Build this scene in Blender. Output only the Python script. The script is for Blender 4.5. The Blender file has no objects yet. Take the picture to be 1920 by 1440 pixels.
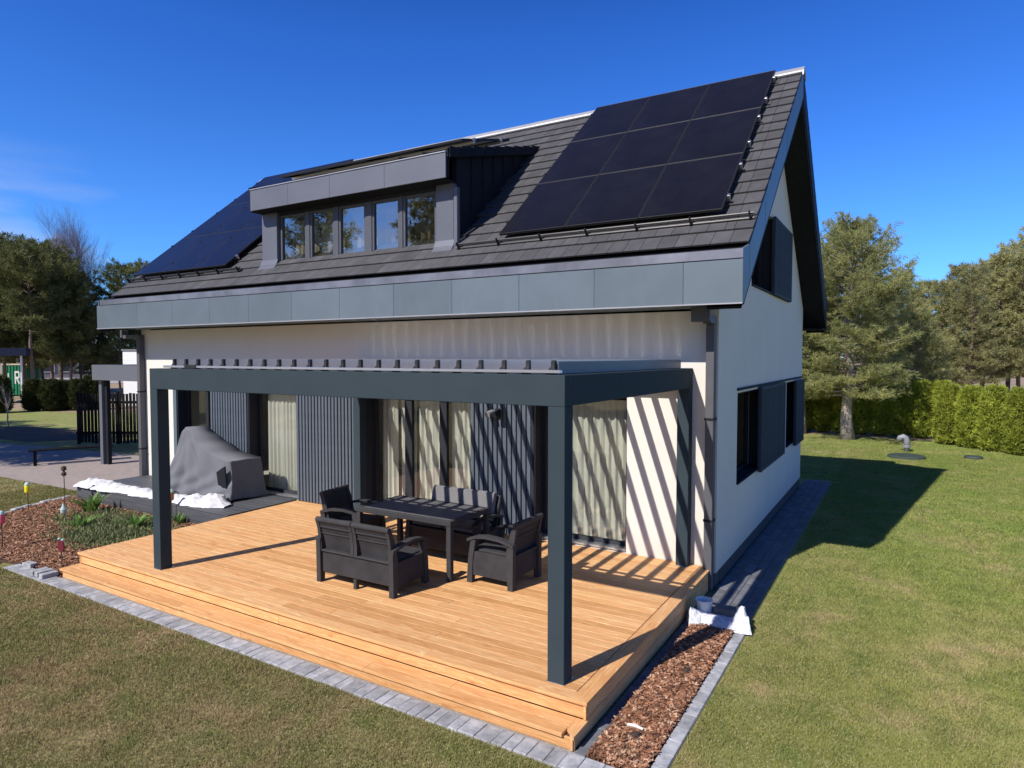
import bpy, bmesh, math, random
import numpy as np
from mathutils import Vector, Matrix
R = math.radians
SC = bpy.context.scene
COL = SC.collection
rng = random.Random(7)
NR = np.random.default_rng(11)

# ------------------------------------------------------------------ camera
cam_d = bpy.data.cameras.new('camera')
cam = bpy.data.objects.new('camera', cam_d)
COL.objects.link(cam)
cam_d.sensor_width = 36.0
cam_d.lens = 1231.86 / 1920 * 36.0
cam_d.clip_start = 0.05
cam_d.clip_end = 3000
cam.location = (2.0518, -8.5388, 3.0129)
YAW, PITCH = -0.54005, -0.04207
cam.rotation_euler = (math.pi / 2 + PITCH, 0, -YAW)
SC.camera = cam

# ------------------------------------------------------------------ sky, sun, exposure
SUN_TRAVEL_AZ, SUN_EL = R(72.6), R(42.5)          # direction light travels in plan, from +x
world = bpy.data.worlds.new('World')
SC.world = world
world.use_nodes = True
wn, wl = world.node_tree.nodes, world.node_tree.links
bg = wn['Background']
sky = wn.new('ShaderNodeTexSky')
sky.sky_type = 'NISHITA'
sky.sun_disc = False
sky.sun_elevation = SUN_EL
to_sun_az = SUN_TRAVEL_AZ + math.pi               # towards the sun, from +x, counter-clockwise
sky.sun_rotation = (math.pi / 2 - to_sun_az) % (2 * math.pi)
sky.altitude = 100
sky.air_density = 1.0
sky.dust_density = 0.25
sky.ozone_density = 3.5
hs = wn.new('ShaderNodeHueSaturation')
hs.inputs['Saturation'].default_value = 1.0
tn = wn.new('ShaderNodeMix'); tn.data_type = 'RGBA'; tn.blend_type = 'MULTIPLY'
tn.inputs['Factor'].default_value = 1.0; tn.inputs['B'].default_value = (0.27, 0.84, 2.0, 1)   # deep spring-sky blue
wl.new(sky.outputs[0], tn.inputs['A'])
hz = wn.new('ShaderNodeMapRange'); hz.interpolation_type = 'SMOOTHSTEP'           # paler towards the horizon all round
hz.inputs['From Min'].default_value = 0.0; hz.inputs['From Max'].default_value = 0.55
hz.inputs['To Min'].default_value = 1.0; hz.inputs['To Max'].default_value = 0.0
hb_ = wn.new('ShaderNodeMix'); hb_.data_type = 'RGBA'; hb_.blend_type = 'MULTIPLY'
hb_.inputs['B'].default_value = (2.3, 1.55, 1.15, 1)
zn = wn.new('ShaderNodeMapRange')           # and deeper towards the zenith, going on with the fall seen in the frame
zn.inputs['From Min'].default_value = 0.42; zn.inputs['From Max'].default_value = 0.85
zk = wn.new('ShaderNodeMix'); zk.data_type = 'RGBA'; zk.blend_type = 'MULTIPLY'
zk.inputs['B'].default_value = (0.26, 0.28, 0.34, 1)
wl.new(tn.outputs['Result'], hb_.inputs['A']); wl.new(hb_.outputs['Result'], zk.inputs['A']); wl.new(zn.outputs[0], zk.inputs['Factor'])
wl.new(zk.outputs['Result'], hs.inputs['Color'])
# thin cirrus low over the horizon
tc = wn.new('ShaderNodeTexCoord')
mp = wn.new('ShaderNodeMapping'); mp.inputs['Scale'].default_value = (1.6, 1.6, 9.0)
mp.inputs['Rotation'].default_value = (R(6), R(10), R(20))
ns = wn.new('ShaderNodeTexNoise'); ns.inputs['Scale'].default_value = 1.7; ns.inputs['Detail'].default_value = 7
rp = wn.new('ShaderNodeValToRGB')
rp.color_ramp.elements[0].position = 0.56; rp.color_ramp.elements[0].color = (0, 0, 0, 1)
rp.color_ramp.elements[1].position = 0.82; rp.color_ramp.elements[1].color = (1, 1, 1, 1)
sx = wn.new('ShaderNodeSeparateXYZ')
lo = wn.new('ShaderNodeMapRange')
lo.inputs['From Min'].default_value = 0.11; lo.inputs['From Max'].default_value = 0.26
lo.inputs['To Min'].default_value = 0.85; lo.inputs['To Max'].default_value = 0.0
mu = wn.new('ShaderNodeMath'); mu.operation = 'MULTIPLY'
mx = wn.new('ShaderNodeMix'); mx.data_type = 'RGBA'
mx.inputs['B'].default_value = (8.6, 8.7, 9.4, 1)
wl.new(tc.outputs['Generated'], mp.inputs['Vector']); wl.new(mp.outputs[0], ns.inputs['Vector'])
so = wn.new('ShaderNodeMapRange')           # more cloud towards the sun side, as the upper windows mirror it
so.inputs['From Min'].default_value = -0.15; so.inputs['From Max'].default_value = -0.75
so.inputs['To Min'].default_value = 0.0; so.inputs['To Max'].default_value = 0.36
ad = wn.new('ShaderNodeMath'); ad.operation = 'ADD'
wl.new(sx.outputs['Y'], so.inputs['Value']); wl.new(so.outputs[0], ad.inputs[0]); wl.new(ns.outputs['Fac'], ad.inputs[1])
sw = wn.new('ShaderNodeMapRange')           # and a bank low in the west
sw.inputs['From Min'].default_value = -0.84; sw.inputs['From Max'].default_value = -0.97
sw.inputs['To Min'].default_value = 0.0; sw.inputs['To Max'].default_value = 0.27
ad2 = wn.new('ShaderNodeMath'); ad2.operation = 'ADD'
wl.new(sx.outputs['X'], sw.inputs['Value']); wl.new(sw.outputs[0], ad2.inputs[0]); wl.new(ad.outputs[0], ad2.inputs[1])
wl.new(ad2.outputs[0], rp.inputs[0]); wl.new(tc.outputs['Generated'], sx.inputs[0])
wl.new(sx.outputs['Z'], lo.inputs['Value']); wl.new(sx.outputs['Z'], hz.inputs['Value']); wl.new(sx.outputs['Z'], zn.inputs['Value']); wl.new(hz.outputs[0], hb_.inputs['Factor'])
wl.new(rp.outputs['Color'], mu.inputs[0]); wl.new(lo.outputs[0], mu.inputs[1])
wl.new(mu.outputs[0], mx.inputs['Factor']); wl.new(hs.outputs[0], mx.inputs['A'])
wl.new(mx.outputs['Result'], bg.inputs['Color'])
bg.inputs['Strength'].default_value = 0.073

sun_d = bpy.data.lights.new('sun', 'SUN')
sun_d.energy = 5.0
sun_d.angle = R(0.53)
sun_d.color = (1.0, 0.945, 0.87)
sun = bpy.data.objects.new('sun', sun_d)
COL.objects.link(sun)
travel = Vector((math.cos(SUN_TRAVEL_AZ) * math.cos(SUN_EL), math.sin(SUN_TRAVEL_AZ) * math.cos(SUN_EL), -math.sin(SUN_EL)))
sun.rotation_euler = travel.to_track_quat('-Z', 'Y').to_euler()
sun.location = (-5, -20, 25)

vs = SC.view_settings
vs.view_transform = 'Standard'; vs.look = 'None'; vs.exposure = 0.25; vs.gamma = 1.0
vs.use_curve_mapping = False
cy = SC.cycles
cy.max_bounces = 8; cy.diffuse_bounces = 4; cy.glossy_bounces = 4; cy.transparent_max_bounces = 12
cy.use_denoising = True
cy.sample_clamp_indirect = 10.0
cy.blur_glossy = 0.1

# ------------------------------------------------------------------ materials
def nd(m, t, **kw):
    n = m.node_tree.nodes.new(t)
    for k, v in kw.items():
        if k in n.inputs: n.inputs[k].default_value = v
        else: setattr(n, k, v)
    return n
def lk(m, a, b): m.node_tree.links.new(a, b)
def ramp(m, src, stops):
    n = nd(m, 'ShaderNodeValToRGB')
    e = n.color_ramp.elements
    while len(e) < len(stops): e.new(0.5)
    for el, (p, c) in zip(e, stops):
        el.position = p
        el.color = (*c, 1) if len(c) == 3 else c
    lk(m, src, n.inputs[0])
    return n.outputs['Color']
def coords(m, scale=(1, 1, 1), kind='Object', rand=0.0):
    t = nd(m, 'ShaderNodeTexCoord')
    mp = nd(m, 'ShaderNodeMapping'); mp.inputs['Scale'].default_value = scale
    src = t.outputs[kind]
    if rand:
        oi = nd(m, 'ShaderNodeObjectInfo')
        cx = nd(m, 'ShaderNodeMath', operation='MULTIPLY'); cx.inputs[1].default_value = rand
        lk(m, oi.outputs['Random'], cx.inputs[0])
        va = nd(m, 'ShaderNodeVectorMath', operation='ADD')
        lk(m, src, va.inputs[0]); lk(m, cx.outputs[0], va.inputs[1]); src = va.outputs[0]
    lk(m, src, mp.inputs['Vector'])
    return mp.outputs[0]
def noise(m, vec, scale, detail=4, rough=0.55, dist=0.0):
    n = nd(m, 'ShaderNodeTexNoise')
    n.inputs['Scale'].default_value = scale; n.inputs['Detail'].default_value = detail
    n.inputs['Roughness'].default_value = rough; n.inputs['Distortion'].default_value = dist
    lk(m, vec, n.inputs['Vector'])
    return n.outputs['Fac']
def mixc(m, fac, a, b, mode='MIX'):
    n = nd(m, 'ShaderNodeMix', data_type='RGBA', blend_type=mode)
    for s, v in ((n.inputs['Factor'], fac), (n.inputs['A'], a), (n.inputs['B'], b)):
        if isinstance(v, bpy.types.NodeSocket): lk(m, v, s)
        elif isinstance(v, (int, float)): s.default_value = v
        else: s.default_value = (*v, 1)
    return n.outputs['Result']
def bump(m, h, strength=0.2, dist=0.01):
    n = nd(m, 'ShaderNodeBump'); n.inputs['Strength'].default_value = strength; n.inputs['Distance'].default_value = dist
    lk(m, h, n.inputs['Height'])
    return n.outputs[0]
def objrand(m, lo, hi):
    oi = nd(m, 'ShaderNodeObjectInfo'); mr = nd(m, 'ShaderNodeMapRange')
    mr.inputs['To Min'].default_value = lo; mr.inputs['To Max'].default_value = hi
    lk(m, oi.outputs['Random'], mr.inputs['Value'])
    return mr.outputs[0]
def scalec(m, col, fac):
    n = nd(m, 'ShaderNodeVectorMath', operation='SCALE')
    lk(m, col, n.inputs[0])
    if isinstance(fac, bpy.types.NodeSocket): lk(m, fac, n.inputs['Scale'])
    else: n.inputs['Scale'].default_value = fac
    return n.outputs[0]
def new(name):
    m = bpy.data.materials.new(name); m.use_nodes = True
    return m, m.node_tree.nodes['Principled BSDF']
def plain(name, col, rough=0.6, metal=0.0, var=0.12, nscale=6.0, bstr=0.0, bscale=200.0, rnd=0.0, spec=0.5):
    m, b = new(name)
    v = coords(m)
    f = noise(m, v, nscale, 5)
    c = ramp(m, f, [(0.3, tuple(x * (1 - var) for x in col)), (0.7, tuple(x * (1 + var) for x in col))])
    if rnd: c = scalec(m, c, objrand(m, 1 - rnd, 1 + rnd))
    lk(m, c, b.inputs['Base Color'])
    b.inputs['Roughness'].default_value = rough; b.inputs['Metallic'].default_value = metal
    b.inputs['Specular IOR Level'].default_value = spec
    if bstr: lk(m, bump(m, noise(m, v, bscale, 3), bstr, 0.004), b.inputs['Normal'])
    return m
M = {}
M['render_white'] = plain('white_render', (0.69, 0.655, 0.595), 0.9, var=0.02, nscale=1.5, bstr=0.25, bscale=260, spec=0.2)
m = M['render_white']; b_ = m.node_tree.nodes['Principled BSDF']; old = b_.inputs['Base Color'].links[0].from_socket
v_ = coords(m); d1_ = noise(m, coords(m, (1.2, 1.2, 0.35)), 1.1, 6, 0.65)
z_ = nd(m, 'ShaderNodeSeparateXYZ'); lk(m, v_, z_.inputs[0]); zz = nd(m, 'ShaderNodeMapRange'); lk(m, z_.outputs['Z'], zz.inputs['Value'])
zz.inputs['From Min'].default_value = 0.2; zz.inputs['From Max'].default_value = 0.6; zz.inputs['To Min'].default_value = 0.5; zz.inputs['To Max'].default_value = 0.0
sd = nd(m, 'ShaderNodeMath', operation='MULTIPLY'); lk(m, zz.outputs[0], sd.inputs[0]); lk(m, noise(m, v_, 9, 6, 0.7), sd.inputs[1])
c_ = mixc(m, ramp(m, d1_, [(0.45, (0, 0, 0)), (0.75, (0.16, 0.16, 0.16))]), old, (0.56, 0.53, 0.48))
lk(m, mixc(m, sd.outputs[0], c_, (0.40, 0.35, 0.28)), b_.inputs['Base Color'])
M['interior'] = plain('interior_paint', (0.62, 0.58, 0.52), 0.9, var=0.03)
M['plinth'] = plain('dark_plinth', (0.05, 0.052, 0.06), 0.8, var=0.15, bstr=0.3)
M['sheet'] = plain('blue_grey_sheet', (0.120, 0.152, 0.180), 0.45, metal=0.1, spec=0.3, var=0.07, nscale=1.6, bstr=0.5, bscale=2.2, rnd=0.06)
M['sheet2'] = plain('grey_sheet', (0.125, 0.133, 0.160), 0.45, metal=0.1, spec=0.3, var=0.06, nscale=1.6, bstr=0.4, bscale=2.2, rnd=0.05)
M['silver'] = plain('bare_eave_sheet', (0.30, 0.30, 0.33), 0.32, metal=0.75, var=0.28, nscale=2.2, bstr=0.05, bscale=4)
M['ridge'] = plain('ridge_metal', (0.45, 0.45, 0.47), 0.4, metal=0.5, var=0.05)
M['pergola'] = plain('pergola_paint', (0.040, 0.055, 0.066), 0.6, var=0.05, nscale=3, spec=0.02)
M['louvre'] = plain('louvre_paint', (0.74, 0.71, 0.67), 0.12, metal=0.35, var=0.03, spec=0.8)
M['black_plastic'] = plain('black_plastic', (0.014, 0.014, 0.016), 0.5)
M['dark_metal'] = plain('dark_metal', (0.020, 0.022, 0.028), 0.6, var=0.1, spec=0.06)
M['pipe'] = plain('downpipe_metal', (0.10, 0.10, 0.11), 0.5, var=0.06, spec=0.15)
M['frame'] = plain('window_frame', (0.030, 0.032, 0.038), 0.6, var=0.06, spec=0.05)
M['frame2'] = plain('dormer_frame', (0.085, 0.09, 0.105), 0.45, var=0.05, spec=0.3)
M['slat'] = plain('cladding_slat', (0.098, 0.118, 0.145), 0.6, var=0.07, nscale=9, rnd=0.06, spec=0.04)
M['shutter'] = plain('shutter_slat', (0.055, 0.070, 0.090), 0.6, var=0.07, rnd=0.10, spec=0.04)
M['soffit'] = plain('soffit_boards', (0.02, 0.02, 0.023), 0.7, spec=0.05)
M['bright_sill'] = plain('sill_white', (0.75, 0.76, 0.78), 0.35, var=0.03)
M['alu'] = plain('aluminium', (0.7, 0.7, 0.72), 0.3, metal=0.9, var=0.03)
M['wicker_dark'] = None
M['white_cloth'] = plain('white_fleece', (0.62, 0.62, 0.65), 0.9, var=0.05, nscale=20, bstr=0.5, bscale=70, spec=0.1)
M['plastic_bag'] = plain('plastic_bag', (0.60, 0.61, 0.64), 0.35, var=0.04, nscale=15)
M['cover'] = plain('grill_cover_cloth', (0.145, 0.150, 0.168), 0.8, spec=0.1, var=0.05, nscale=4, bstr=0.25, bscale=14)
M['soil'] = plain('dark_soil', (0.045, 0.03, 0.022), 0.95, var=0.5, nscale=18, bstr=0.8, bscale=40)
M['mulch_base'] = plain('mulch_base', (0.085, 0.040, 0.024), 0.95, var=0.55, nscale=60, bstr=0.8, bscale=90)
M['bark'] = plain('pine_bark', (0.17, 0.115, 0.085), 0.9, var=0.45, nscale=14, bstr=0.8, bscale=25)
M['bark_grey'] = plain('grey_bark', (0.33, 0.28, 0.24), 0.9, var=0.4, nscale=14, bstr=0.8, bscale=25)
M['twig'] = plain('birch_twig', (0.36, 0.30, 0.30), 0.9, var=0.3)
M['green_paint'] = plain('green_container', (0.010, 0.20, 0.085), 0.5, var=0.15, nscale=4)
M['white_paint'] = plain('white_paint', (0.78, 0.78, 0.76), 0.6, var=0.04)
M['navy'] = plain('navy_sheet', (0.012, 0.016, 0.045), 0.5)
M['black_wood'] = plain('black_fence_wood', (0.010, 0.010, 0.011), 0.8, rnd=0.3, spec=0.1)
M['cream_wood'] = plain('cream_wood', (0.62, 0.55, 0.42), 0.8, rnd=0.1)
M['far_grey'] = plain('far_grey_wall', (0.19, 0.18, 0.19), 0.85, var=0.1)
M['far_glass'] = plain('far_window_glass', (0.03, 0.035, 0.045), 0.1, var=0.1)
M['yellow'] = plain('yellow_jar', (0.75, 0.68, 0.02), 0.35)
M['pink'] = plain('pink_jar', (0.75, 0.10, 0.16), 0.35)
M['red_dark'] = plain('dark_red_disc', (0.13, 0.012, 0.03), 0.3)
M['teal_glass'] = plain('pale_teal_glass', (0.45, 0.58, 0.56), 0.2)
M['amber'] = plain('amber_jar', (0.35, 0.12, 0.03), 0.3)
M['rust'] = plain('rusty_stake', (0.06, 0.04, 0.03), 0.8)
M['grey_pipe'] = plain('grey_pipe', (0.22, 0.23, 0.25), 0.5)
M['rail'] = plain('snow_guard_steel', (0.06, 0.058, 0.06), 0.35, metal=0.3)
M['cover_green'] = plain('manhole_plastic', (0.045, 0.06, 0.05), 0.6)

def foliage(name, a, b_, trans=0.25, scale=2.5, rough=0.6, rnd=0.15):
    m, b = new(name)
    f = noise(m, coords(m), scale, 5)
    c = ramp(m, f, [(0.3, a), (0.7, b_)])
    c = scalec(m, c, objrand(m, 1 - rnd, 1 + rnd))
    lk(m, c, b.inputs['Base Color']); b.inputs['Roughness'].default_value = rough
    b.inputs['Specular IOR Level'].default_value = 0.25
    tr = nd(m, 'ShaderNodeBsdfTranslucent'); lk(m, c, tr.inputs['Color'])
    mxs = nd(m, 'ShaderNodeMixShader'); mxs.inputs[0].default_value = trans
    lk(m, b.outputs[0], mxs.inputs[1]); lk(m, tr.outputs[0], mxs.inputs[2])
    lk(m, mxs.outputs[0], m.node_tree.nodes['Material Output'].inputs['Surface'])
    return m
M['pine'] = foliage('pine_needles', (0.19, 0.212, 0.078), (0.46, 0.45, 0.185), 0.48, 0.9)
M['pine_far'] = foliage('forest_needles', (0.24, 0.25, 0.105), (0.48, 0.46, 0.21), 0.48, 0.5)
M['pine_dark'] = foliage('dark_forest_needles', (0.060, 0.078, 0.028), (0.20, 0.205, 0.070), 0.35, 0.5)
M['thuja'] = foliage('thuja_scales', (0.19, 0.235, 0.028), (0.48, 0.53, 0.080), 0.32, 2.2, rnd=0.20)
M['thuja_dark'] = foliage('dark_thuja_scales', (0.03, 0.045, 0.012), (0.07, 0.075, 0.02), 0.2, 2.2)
M['tulip'] = foliage('tulip_leaves', (0.10, 0.22, 0.045), (0.24, 0.38, 0.10), 0.35, 9)
M['ground_cover'] = foliage('ground_cover_leaves', (0.10, 0.14, 0.055), (0.27, 0.29, 0.14), 0.3, 12)

def wood_mat():
    m, b = new('pine_deck_wood')
    v = coords(m, (1, 1, 1), rand=37.0)
    def st(sc):
        n = nd(m, 'ShaderNodeMapping'); n.inputs['Scale'].default_value = sc; lk(m, v, n.inputs['Vector']); return n.outputs[0]
    grain = noise(m, st((0.9, 8, 8)), 1.5, 6, 0.62, 2.2)
    fine = noise(m, st((2.6, 60, 60)), 1.0, 3, 0.6, 0.4)
    pale = noise(m, st((1.9, 17, 17)), 1.3, 4, 0.6, 3.0)
    base = ramp(m, grain, [(0.28, (0.52, 0.245, 0.090)), (0.44, (0.66, 0.345, 0.138)), (0.58, (0.75, 0.425, 0.185)), (0.74, (0.80, 0.50, 0.235))])
    base = mixc(m, 0.30, base, ramp(m, fine, [(0.3, (0.50, 0.22, 0.08)), (0.7, (0.80, 0.50, 0.24))]))
    base = mixc(m, ramp(m, pale, [(0.56, (0, 0, 0)), (0.70, (0.75, 0.75, 0.75))]), base, (0.88, 0.64, 0.34))
    base = mixc(m, ramp(m, noise(m, st((1.2, 11, 11)), 1.7, 5, 0.6, 3.5), [(0.60, (0, 0, 0)), (0.74, (0.65, 0.65, 0.65))]), base, (0.46, 0.19, 0.065))
    # knots
    vo = nd(m, 'ShaderNodeTexVoronoi'); vo.inputs['Scale'].default_value = 1.0
    lk(m, st((2.0, 8, 8)), vo.inputs['Vector'])
    kn = ramp(m, vo.outputs['Distance'], [(0.03, (0.8, 0.8, 0.8)), (0.09, (0.25, 0.25, 0.25)), (0.20, (0, 0, 0))])
    base = mixc(m, kn, base, (0.40, 0.16, 0.05))
    oi = nd(m, 'ShaderNodeObjectInfo')
    tint = ramp(m, oi.outputs['Random'], [(0.0, (0.80, 0.75, 0.70)), (0.25, (1.0, 0.97, 0.95)), (0.5, (0.91, 0.92, 0.95)), (0.75, (1.03, 1.06, 1.10)), (1.0, (0.88, 0.83, 0.80))])
    base = mixc(m, 1.0, base, tint, 'MULTIPLY')
    wv = nd(m, 'ShaderNodeTexWave'); wv.bands_direction = 'Y'; wv.inputs['Scale'].default_value = 19.0
    wv.inputs['Distortion'].default_value = 0.0
    t = nd(m, 'ShaderNodeTexCoord'); lk(m, t.outputs['Object'], wv.inputs['Vector'])
    lk(m, base, b.inputs['Base Color'])
    b.inputs['Roughness'].default_value = 0.55; b.inputs['Specular IOR Level'].default_value = 0.3
    h = nd(m, 'ShaderNodeMath', operation='ADD'); lk(m, wv.outputs['Fac'], h.inputs[0]); lk(m, fine, h.inputs[1])
    lk(m, bump(m, h.outputs[0], 0.18, 0.002), b.inputs['Normal'])
    return m
M['wood'] = wood_mat()
def greydeck_mat():
    m, b = new('grey_deck_composite')
    v = coords(m, (1.2, 40, 40), rand=20.0)
    f = noise(m, v, 1.5, 4)
    c = scalec(m, ramp(m, f, [(0.3, (0.050, 0.053, 0.060)), (0.7, (0.085, 0.088, 0.098))]), objrand(m, 0.85, 1.15))
    lk(m, c, b.inputs['Base Color']); b.inputs['Roughness'].default_value = 0.55
    return m
M['greydeck'] = greydeck_mat()
def tile_mat():
    m, b = new('roof_tile')
    v = coords(m, rand=9.0)
    f = noise(m, v, 4.0, 6, 0.6)
    c = ramp(m, f, [(0.3, (0.060, 0.059, 0.063)), (0.55, (0.075, 0.074, 0.078)), (0.75, (0.094, 0.092, 0.095))])
    c = scalec(m, c, objrand(m, 0.88, 1.14))
    lk(m, c, b.inputs['Base Color']); b.inputs['Roughness'].default_value = 0.7; b.inputs['Specular IOR Level'].default_value = 0.25
    lk(m, bump(m, noise(m, v, 220, 2), 0.15, 0.002), b.inputs['Normal'])
    return m
M['tile'] = tile_mat()
def solar_mat():
    m, b = new('solar_cells')
    t = nd(m, 'ShaderNodeTexCoord')
    br = nd(m, 'ShaderNodeTexBrick'); br.offset = 0.0
    br.inputs['Scale'].default_value = 1.0; br.inputs['Brick Width'].default_value = 0.182; br.inputs['Row Height'].default_value = 0.091
    br.inputs['Mortar Size'].default_value = 0.0012; br.inputs['Mortar Smooth'].default_value = 0.1
    br.inputs['Color1'].default_value = (0.0085, 0.0085, 0.012, 1); br.inputs['Color2'].default_value = (0.0095, 0.0095, 0.014, 1)
    br.inputs['Mortar'].default_value = (0.016, 0.016, 0.022, 1)
    lk(m, t.outputs['Object'], br.inputs['Vector'])
    f = noise(m, coords(m), 1.1, 4)
    c = mixc(m, ramp(m, f, [(0.4, (0, 0, 0)), (0.8, (0.5, 0.5, 0.5))]), br.outputs['Color'], (0.022, 0.022, 0.027))
    lk(m, c, b.inputs['Base Color']); b.inputs['Roughness'].default_value = 0.22
    b.inputs['Specular IOR Level'].default_value = 0.25
    return m
M['solar'] = solar_mat()
def glass_mat(name='window_glass', tint=(0.80, 0.83, 0.81), ior=0.12):
    m = bpy.data.materials.new(name); m.use_nodes = True
    nt = m.node_tree; nt.nodes.remove(nt.nodes['Principled BSDF'])
    tr = nd(m, 'ShaderNodeBsdfTransparent'); tr.inputs['Color'].default_value = (*tint, 1)
    gl = nd(m, 'ShaderNodeBsdfGlossy'); gl.inputs['Roughness'].default_value = 0.015
    v = coords(m)
    lk(m, bump(m, noise(m, v, 1.6, 2), 0.03, 0.02), gl.inputs['Normal'])
    fr = nd(m, 'ShaderNodeLayerWeight'); fr.inputs['Blend'].default_value = 0.5
    pw_ = nd(m, 'ShaderNodeMath', operation='POWER'); pw_.inputs[1].default_value = 4.0; lk(m, fr.outputs['Facing'], pw_.inputs[0])
    k = nd(m, 'ShaderNodeMapRange'); k.inputs['To Min'].default_value = ior; k.inputs['To Max'].default_value = 0.95
    lk(m, pw_.outputs[0], k.inputs['Value'])
    mxs = nd(m, 'ShaderNodeMixShader'); lk(m, k.outputs[0], mxs.inputs[0])
    lk(m, tr.outputs[0], mxs.inputs[1]); lk(m, gl.outputs[0], mxs.inputs[2])
    lk(m, mxs.outputs[0], nt.nodes['Material Output'].inputs['Surface'])
    return m
M['glass'] = glass_mat()
M['glass_coated'] = glass_mat('coated_window_glass', (0.70, 0.68, 0.62), 0.38)
def cloth_mat(name, col, trans):
    m, b = new(name)
    f = noise(m, coords(m, (30, 30, 1)), 2, 3)
    c = ramp(m, f, [(0.3, tuple(x * 0.93 for x in col)), (0.7, tuple(min(1, x * 1.04) for x in col))])
    lk(m, c, b.inputs['Base Color']); b.inputs['Roughness'].default_value = 0.9
    tr = nd(m, 'ShaderNodeBsdfTranslucent'); lk(m, c, tr.inputs['Color'])
    mxs = nd(m, 'ShaderNodeMixShader'); mxs.inputs[0].default_value = trans
    lk(m, b.outputs[0], mxs.inputs[1]); lk(m, tr.outputs[0], mxs.inputs[2])
    lk(m, mxs.outputs[0], m.node_tree.nodes['Material Output'].inputs['Surface'])
    return m
M['curtain'] = cloth_mat('cream_curtain', (0.68, 0.66, 0.58), 0.10)
M['curtain_brown'] = cloth_mat('taupe_curtain', (0.34, 0.28, 0.22), 0.2)
def wicker_mat():
    m, b = new('anthracite_woven_plastic')
    t = nd(m, 'ShaderNodeTexCoord')
    ws = []
    for ax in ('X', 'Y', 'Z'):
        w = nd(m, 'ShaderNodeTexWave'); w.bands_direction = ax; w.inputs['Scale'].default_value = 14.0 if ax != 'Z' else 26.0
        lk(m, t.outputs['Object'], w.inputs['Vector']); ws.append(w.outputs['Fac'])
    a = nd(m, 'ShaderNodeMath', operation='MULTIPLY'); lk(m, ws[0], a.inputs[0]); lk(m, ws[1], a.inputs[1])
    s = nd(m, 'ShaderNodeMath', operation='ADD'); lk(m, a.outputs[0], s.inputs[0]); lk(m, ws[2], s.inputs[1])
    f = noise(m, coords(m, rand=5.0), 5, 4)
    lk(m, ramp(m, f, [(0.3, (0.038, 0.038, 0.041)), (0.75, (0.058, 0.057, 0.062))]), b.inputs['Base Color'])
    b.inputs['Roughness'].default_value = 0.6; b.inputs['Specular IOR Level'].default_value = 0.06
    lk(m, bump(m, s.outputs[0], 0.6, 0.006), b.inputs['Normal'])
    return m
M['wicker'] = wicker_mat()
M['cushion'] = plain('grey_cushion', (0.17, 0.166, 0.170), 0.9, var=0.06, nscale=12, bstr=0.3, bscale=120, spec=0.1)
M['table'] = plain('table_panel', (0.125, 0.122, 0.124), 0.5, var=0.08, nscale=6, spec=0.08)
M['furn'] = plain('anthracite_plastic', (0.050, 0.049, 0.052), 0.55, var=0.10, nscale=8, spec=0.06)
def paver_mat(name, a, b_, rnd=0.28):
    m, b = new(name)
    v = coords(m, rand=13.0)
    f = noise(m, v, 9, 6, 0.65)
    c = scalec(m, ramp(m, f, [(0.28, a), (0.72, b_)]), objrand(m, 1 - rnd, 1 + rnd))
    lk(m, c, b.inputs['Base Color']); b.inputs['Roughness'].default_value = 0.85
    lk(m, bump(m, noise(m, v, 120, 4), 0.4, 0.003), b.inputs['Normal'])
    return m
M['paver'] = paver_mat('grey_paver', (0.18, 0.19, 0.21), (0.46, 0.46, 0.48), 0.22)
M['paver_dark'] = paver_mat('dark_paver', (0.10, 0.105, 0.12), (0.17, 0.175, 0.19), 0.18)
M['joint'] = plain('paver_joint_sand', (0.26, 0.25, 0.23), 0.95, var=0.3, nscale=40)
def patio_mat():
    m, b = new('beige_block_paving')
    br = nd(m, 'ShaderNodeTexBrick'); br.inputs['Scale'].default_value = 1.0
    br.inputs['Brick Width'].default_value = 0.21; br.inputs['Row Height'].default_value = 0.105
    br.inputs['Mortar Size'].default_value = 0.005
    br.inputs['Color1'].default_value = (0.36, 0.30, 0.27, 1); br.inputs['Color2'].default_value = (0.26, 0.22, 0.20, 1)
    br.inputs['Mortar'].default_value = (0.13, 0.11, 0.10, 1)
    t = nd(m, 'ShaderNodeTexCoord'); lk(m, t.outputs['Object'], br.inputs['Vector'])
    c = mixc(m, noise(m, coords(m), 3, 5), br.outputs['Color'], (0.33, 0.27, 0.24))
    lk(m, c, b.inputs['Base Color']); b.inputs['Roughness'].default_value = 0.85
    return m
M['patio'] = patio_mat()
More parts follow.
